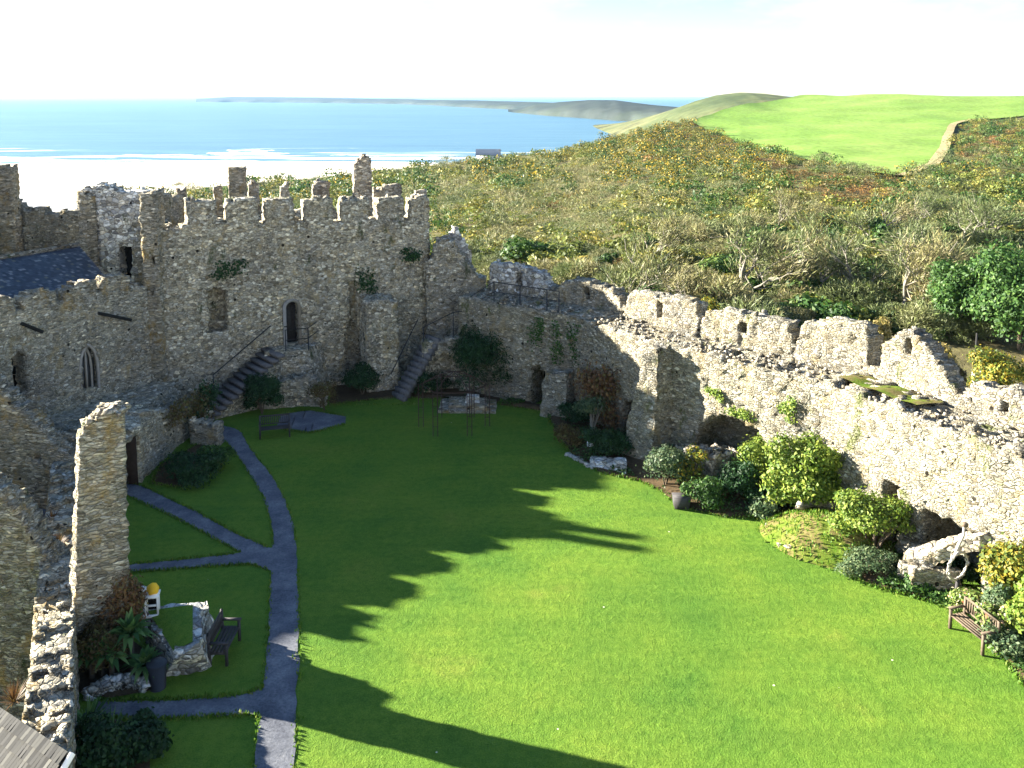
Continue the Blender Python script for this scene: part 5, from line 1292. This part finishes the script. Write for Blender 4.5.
# ================================================================== OUTSIDE THE WALLS
# house beyond the left wall
hs = thing('house', 'house with broad pale grey roof beyond the castle wall', 'house', (-38, 72, -8))
hx0, hx1, hY = -40.5, -33.2, 70.0
hz1 = CAM_H - hY * ratio(186); hz0 = CAM_H - hY * ratio(213)
mk('roof', [(hx0, hY + 3, hz0 + 2.2), (hx1, hY + 2.0, hz0 + 1.6), (hx1 + .4, hY - 3, hz0 - .3), (hx0 - .4, hY - 3, hz0 - .3), (hx0, hY + 8, hz0 - .3), (hx1, hY + 8, hz0 - .3)], [np.array([(0, 1, 2, 3), (0, 4, 5, 1)])], M['paleroof'], hs)
MB().box(hx0, hx1, hY - 2.8, hY + 7.8, -9, hz0 - .35).build('wall', M['frame'], hs)
mk('porch_roof', [(hx1 - 3.2, hY - 3.1, hz0 + .0), (hx1 + .6, hY - 3.1, hz0 + .6), (hx1 + .6, hY - 4.8, hz0 - .6), (hx1 - 3.2, hY - 4.8, hz0 - 1.0)], np.array([(0, 1, 2, 3)]), M['slate'], hs)

ct = thing('cottage', 'tiny blue-roofed cottage far down the hill by the sea', 'cottage', (*hill_pt(488, 163)[:3],))
cp_ = hill_pt(488, 163)
MB().box(cp_[0] - 4, cp_[0] + 4, cp_[1], cp_[1] + 6, cp_[2] - 1, cp_[2] + 2.6).build('wall', M['white'], ct)
mk('roof', [(cp_[0] - 4.3, cp_[1] - .3, cp_[2] + 2.5), (cp_[0] + 4.3, cp_[1] - .3, cp_[2] + 2.5), (cp_[0] + 4.3, cp_[1] + 3, cp_[2] + 4.6), (cp_[0] - 4.3, cp_[1] + 3, cp_[2] + 4.6), (cp_[0] + 4.3, cp_[1] + 6.3, cp_[2] + 2.5), (cp_[0] - 4.3, cp_[1] + 6.3, cp_[2] + 2.5)], np.array([(0, 1, 2, 3), (3, 2, 4, 5)]), M['slate'], ct)
for u, v0, v1, lab in ((500, 150, 160, 'bare pole standing on the hill edge against the sea near the cottage'), (447, 157, 165, 'shorter pole on the hill edge left of the cottage')):
    p = hill_pt(u, v1 + 2); h_ = (v1 - v0 + 3) * p[1] / F_PX
    t = thing('utility_pole', lab, 'pole', tuple(p)); MB().tube([(0, 0, -.3), (0, 0, h_)], .13, 6, .09).build('post', M['bark'], t, local=True)
    MB().box(-.6, .6, -.05, .05, h_ - .5, h_ - .38).build('crossarm', M['bark'], t, local=True)
# street lamp / post behind the wall on the right
sx_, sy_, sz_ = atY(973, 395, 33.0)
t = thing('metal_post', 'grey metal post with small bracket behind the sunlit parapet', 'post', (sx_, sy_, sz_ - 2))
MB().tube([(0, 0, 0), (0, 0, 4.4)], .04, 6, .035).build('pole', M['greyslate'], t, local=True)
MB().tube([(0, 0, 2.0), (0, 0, 2.9)], .09, 6, .09).build('sleeve', M['paleroof'], t, local=True)
MB().tube([(0, 0, 2.5), (.22, 0, 2.85), (.25, 0, 3.0)], .025, 5).build('bracket', M['paleroof'], t, local=True)

# ------------------------------------------------------------------ scrub: prototypes (unit radius), then things for the nearest, one mass for the far
def proto_bush(kind, seed, n):
    g = np.random.default_rng(seed)
    lb = lobes_for(1.0, 1.0, 1.25, 7, g, .15)
    if kind == 'bare':
        lbA = np.array(lb); w = (lbA[:, 3] ** 2); w /= w.sum(); k = g.choice(len(lb), n, p=w); d = rdir(n, g); d[:, 2] = abs(d[:, 2]) * .9 + .05
        P = lbA[k, :3] + d * lbA[k, 3:6] * (1 - .4 * g.uniform(0, 1, n)[:, None] ** 1.5)
        T_ = d * .8 + np.array([.08, -.06, .25]) + .75 * rdir(n, g); T_ /= np.linalg.norm(T_, axis=1)[:, None]
        N = rdir(n, g); N -= T_ * (N * T_).sum(1)[:, None]; N /= np.linalg.norm(N, axis=1)[:, None]
        L = g.uniform(.10, .22, n); V, F = leaf_quads(P, N, L, L * .15, g, T_)
    else:
        lf = {'gorse': .15, 'olive': .17, 'green': .16, 'rust': .17}[kind]
        V, F = crown(n, lb, lf, g, .62, .8, .5)
    V[:, 2] = np.maximum(V[:, 2], -.15)
    return V, F
KM = {'gorse': H_GORSE, 'bare': H_BARE, 'olive': H_OLIVE, 'green': H_GREEN, 'rust': H_RUST}
PROTO = {k: [proto_bush(k, 300 + 10 * j + i_, {'bare': 2400, 'gorse': 800, 'olive': 800, 'green': 800, 'rust': 520}[k]) for i_ in range(3)] for j, k in enumerate(KM)}
PLOW = {k: [proto_bush(k, 400 + 10 * j + i_, {'bare': 480, 'gorse': 210, 'olive': 210, 'green': 210, 'rust': 160}[k]) for i_ in range(4)] for j, k in enumerate(KM)}
PMESH = {}
def in_field(u, v):
    return (v < 178) & (u > np.interp(v, FL[:, 0], FL[:, 1]) - 3) & (u < np.interp(v, FR[:, 0], FR[:, 1]) + 7) & (v > 95)
def patch(u, v, f, seed):
    return float(vnoise(np.array([u * f, v * f * 1.8, 0.0]), 1, seed))
def kind_at(u, v):
    # bands of planting seen on the slope
    r = random.random(); p1 = patch(u, v, .016, 31); p2 = patch(u, v, .022, 57)
    edge = np.interp(u, [430, 690, 760, 870, 905, 940, 1100], [182, 150, 172, 200, 190, 160, 150])
    if 770 < u < 905 and edge - 14 < v < edge + 14 and r < .6: return 'rust'
    if u > 905 and v < 160 and r < .55: return random.choice(['rust', 'green', 'olive'])
    if u > 690 and v > edge + 22:
        if u > 900 and v > 260: return 'bare' if r < .5 else 'green'
        if v > 290: return 'bare' if r < .35 else ('green' if r < .7 else 'olive')
        return 'bare' if r < .38 + .5 * p1 else ('olive' if r < .82 else ('green' if r < .97 else 'gorse'))
    if u > 600 and v < edge + 30:
        return 'gorse' if r < .40 + .5 * p1 else ('bare' if r < .55 else ('olive' if r < .80 else ('rust' if r < .90 else 'green')))
    if u < 440: return 'olive' if r < .45 else ('green' if r < .72 else ('gorse' if r < .86 else 'bare'))
    if p2 > .22: return 'bare' if r < .6 else 'olive'
    return 'olive' if r < .55 + .3 * p1 else ('bare' if r < .66 else ('gorse' if r < .80 else ('green' if r < .95 else 'rust')))
bushes = []
g = np.random.default_rng(77)
v = VBOT - 4
while v > 96:
    px_size = np.interp(v, [98, 125, 170, 230, 300, 350], [3.5, 6, 10.5, 17, 27, 38])
    for u in np.arange(-60, 1090, px_size * .66):
        uu = u + g.uniform(-.5, .5) * px_size; vv = v + g.uniform(-.4, .4) * px_size * .4
        vt = np.interp(uu, SKY[:, 0], SKY[:, 1])
        if vv < vt + .4 or vv > VBOT - 2: continue
        if in_field(uu, vv): continue
        if uu > 700 and vv < 121: continue
        P = hill_pt(uu, vv); rad = px_size * P[1] / F_PX * .72 * (g.uniform(.5, 1.3) if g.uniform() < .85 else g.uniform(1.4, 2.0))
        if vv < vt + 3: rad = min(rad, 1.6)
        # keep clear of the castle
        if P[1] < 55 and uu < 480: continue
        if P[1] < 46.5: continue
        bushes.append((P, rad, kind_at(uu, vv), uu, vv))
    v -= px_size * .27
for uu in np.arange(700, 1000, 9.0):       # hedge along the lower edge of the field
    vb = np.interp(uu, FL[5:, 1], FL[5:, 0]) if uu < 895 else None
    if vb is None: continue
    P = hill_pt(uu + g.uniform(-3, 3), vb + 2.5); bushes.append((P, g.uniform(1.0, 1.9), random.choice(['gorse', 'green', 'gorse', 'olive']), uu, vb))
bushes.sort(key=lambda b_: b_[0][1])
SIZE = {'gorse': (1, .85), 'bare': (1.15, 1.0), 'olive': (1, .75), 'green': (1, .95), 'rust': (1, .5)}
LAB = {'gorse': ('gorse_bush', 'dark gorse bush with yellow flowers in the hillside scrub', 'gorse', 'gorse bushes on the near slope'),
       'bare': ('bare_bush', 'grey-brown leafless bush in the scrub outside the curtain wall', 'bush', 'leafless bushes on the near slope'),
       'olive': ('scrub_bush', 'olive-green scrub bush on the slope outside the curtain wall', 'bush', 'olive scrub bushes on the near slope'),
       'green': ('green_bush', 'mid green leafy bush in the scrub outside the curtain wall', 'bush', 'green bushes on the near slope'),
       'rust': ('bracken_clump', 'rust-coloured bracken clump among the hillside scrub', 'bracken', 'bracken clumps on the slope')}
count = {k: 0 for k in KM}; mass = {k: [] for k in KM}
for P, rad, kind, uu, vv in bushes:
    sxy, sz = SIZE[kind]; a = g.uniform(0, 6.28); hh = rad * sz * g.uniform(.8, 1.25)
    if P[1] < 105 and count[kind] < 110 and -20 < uu < 1044:
        j = count[kind] % 3; nm, lab, cat, grp = LAB[kind]
        if (kind, j) not in PMESH:
            V, F = PROTO[kind][j]; o = mk(nm, V, F, KM[kind]); PMESH[(kind, j)] = o.data
        else:
            o = bpy.data.objects.new(nm, PMESH[(kind, j)]); COL.objects.link(o)
        o.location = P; o.rotation_euler = (0, 0, a); o.scale = (rad * sxy, rad * sxy, hh); tag(o, lab, cat, grp); count[kind] += 1
    else:
        V, F = (PLOW if P[1] > 95 else PROTO)[kind][g.integers(0, 3)]
        ca, sa = math.cos(a), math.sin(a)
        X = np.stack([(V[:, 0] * ca - V[:, 1] * sa) * rad * sxy, (V[:, 0] * sa + V[:, 1] * ca) * rad * sxy, V[:, 2] * hh], -1) + P
        mass[kind].append(X)
for kind, lst in mass.items():
    if not lst: continue
    V = np.concatenate(lst); F = np.arange(len(V)).reshape(-1, 4)
    o = mk({'gorse': 'gorse_scrub', 'bare': 'leafless_scrub', 'olive': 'olive_scrub', 'green': 'green_scrub', 'rust': 'bracken'}[kind], V, F, KM[kind])
    o['kind'] = 'stuff'
    tag(o, {'gorse': 'yellow-flowered gorse scrub covering the far slope', 'bare': 'grey-brown leafless scrub covering the far slope', 'olive': 'olive-green scrub covering the far slope', 'green': 'mid green scrub covering the far slope', 'rust': 'rust-coloured bracken on the far slope'}[kind], 'scrub')
print('BUSHES', len(bushes), count, {k: len(v) for k, v in mass.items()})

# leafless trees with pale limbs, nearer the wall on the right
def tree_proto(seed):
    g = np.random.default_rng(seed); b = MB(); tips = []
    def grow(p, d, L, r, lev):
        n = 4; pts = [p]
        for i_ in range(n): d = d + g.normal(0, .16, 3) + np.array([.03, -.01, .03]); d /= np.linalg.norm(d); pts.append(pts[-1] + d * L / n)
        b.tube(pts, r, 5 if lev < 2 else 3, r * .55)
        if lev >= 3: tips.append((pts[-1], d)); tips.append((pts[2], d)); return
        for k in range(3 if lev else 5):
            nd = d + g.normal(0, .6, 3); nd[2] = abs(nd[2]) * .6 + .15; nd /= np.linalg.norm(nd); grow(pts[int(g.integers(2, 5))], nd, L * g.uniform(.6, .8), r * .55, lev + 1)
    grow(np.zeros(3) - (0, 0, .2), np.array([.05, 0, 1.0]), 1.5, .10, 0)
    T = np.array([t[0] for t in tips]); D = np.array([t[1] for t in tips]); k = np.repeat(np.arange(len(T)), 20); n = len(k)
    d = D[k] + .55 * rdir(n, g) + np.array([.1, 0, .25]); d /= np.linalg.norm(d, axis=1)[:, None]
    N = rdir(n, g); N -= d * (N * d).sum(1)[:, None]; N /= np.linalg.norm(N, axis=1)[:, None]
    L = g.uniform(.14, .34, n); P = T[k] + d * L[:, None] * .45 + .16 * g.normal(size=(n, 3)); V, F = leaf_quads(P, N, L, L * .11, g, d)
    return b, V, F
TP = []
for k in range(4):
    b, V, F = tree_proto(500 + k)
    root = thing('leafless_tree', 'leafless grey tree with pale twisted limbs behind the curtain wall', 'tree', (0, 0, 0), 'leafless trees behind the curtain wall')
    b.build('trunk', M['palebark'], root, local=True); mk('crown', V, F, H_BARE, root, local=True); TP.append([root, False])
def place_tree(k, loc, s, a):
    root, used = TP[k]
    if not used: TP[k][1] = True; r = root
    else:
        r = root.copy(); COL.objects.link(r)
        for c in root.children: d = c.copy(); COL.objects.link(d); d.parent = r
    r.location = loc; r.rotation_euler = (0, 0, a); r.scale = (s, s, s * .9)
g = np.random.default_rng(9)
for k in range(20):
    uu = g.uniform(640, 1010); vv = g.uniform(225, 338)
    if uu < 700 and vv < 270: vv = g.uniform(275, 330)
    P = hill_pt(uu, vv)
    if P[1] < 46: continue
    place_tree(k % 4, tuple(P), g.uniform(1.1, 1.9) * (.8 + P[1] / 160), g.uniform(0, 6.28))

def big_tree(name, label, mat, u, v, w, h, seed, n, leaf, trunk, nl=16):
    P = hill_pt(u, v); d = P[1] + 1; return shrub(name, label, mat, (P[0], P[1]), w * d / F_PX / 2, w * d / F_PX / 2, h * d / F_PX, leaf, n, 'tree', nl, seed, None, z=P[2], trunk=trunk, foliage_name='crown', core=.6)
big_tree('evergreen_tree', 'large dark evergreen tree rising behind the sunlit parapet and metal post', L_MID, 1018, 356, 104, 112, 601, 9000, .26, .6, 26)
big_tree('evergreen_tree', 'dark ivy-clad evergreen at the edge of the leafless trees', L_MID, 958, 340, 70, 86, 602, 4500, .26, .6, 18)
big_tree('evergreen_tree', 'small dark evergreen alone in the olive scrub', H_GREEN, 607, 272, 22, 24, 603, 900, .26, .3, 6)
big_tree('evergreen_tree', 'dark green holly among leafless trees behind the wall', H_GREEN, 742, 312, 44, 38, 604, 1500, .28, .5, 8)
big_tree('evergreen_tree', 'ivy-covered tree in the middle of the leafless wood', H_GREEN, 885, 262, 40, 44, 605, 1500, .4, .8, 8)
def wall_bush(name, label, mat, u, v, Y, w, h, seed, n, leaf=.14):
    x, y, z = atY(u, v, Y); d = depth(x, y, z); return shrub(name, label, mat, (x, y), w * d / F_PX / 2, w * d / F_PX / 2.4, h * d / F_PX, leaf, n, 'bush', 9, seed, z=z)
wall_bush('yellow_bush', 'yellow-green bush just outside the right end of the parapet', L_YELL, 1000, 395, 30.5, 66, 46, 611, 2400)
wall_bush('gorse_bush', 'orange-yellow gorse bush showing through the gap in the merlons', L_YELL, 706, 332, 39.0, 34, 42, 612, 1200)
wall_bush('dry_grass_clump', 'tan dry grass clump in the parapet gap by the corner', L_TUFT, 877, 352, 33, 26, 36, 613, 900)
wall_bush('dry_grass_clump', 'tan dry grass growing along the outside of the sloping parapet', L_TUFT, 930, 386, 28.5, 44, 44, 614, 1500)
wall_bush('dry_grass_clump', 'brown dry grass in the dip before the last parapet piece', L_BROWN, 952, 398, 27.5, 30, 40, 615, 1000)

# ------------------------------------------------------------------ sea air
hz = MB().box(-31000, 31000, -60, 46000, -26.0, 36.0).build('haze', None)
hz['kind'] = 'stuff'; tag(hz, 'thin pale sea haze over the whole coast', 'haze')
hm = bpy.data.materials.new('sea_haze'); hm.use_nodes = True; hn = hm.node_tree; hn.nodes.clear()
ho = hn.nodes.new('ShaderNodeOutputMaterial'); hv = hn.nodes.new('ShaderNodeVolumePrincipled')
hv.inputs['Color'].default_value = (.24, .40, .60, 1); hv.inputs['Density'].default_value = .00006; hv.inputs['Anisotropy'].default_value = .2
hn.links.new(hv.outputs[0], ho.inputs['Volume']); hz.data.materials.append(hm)
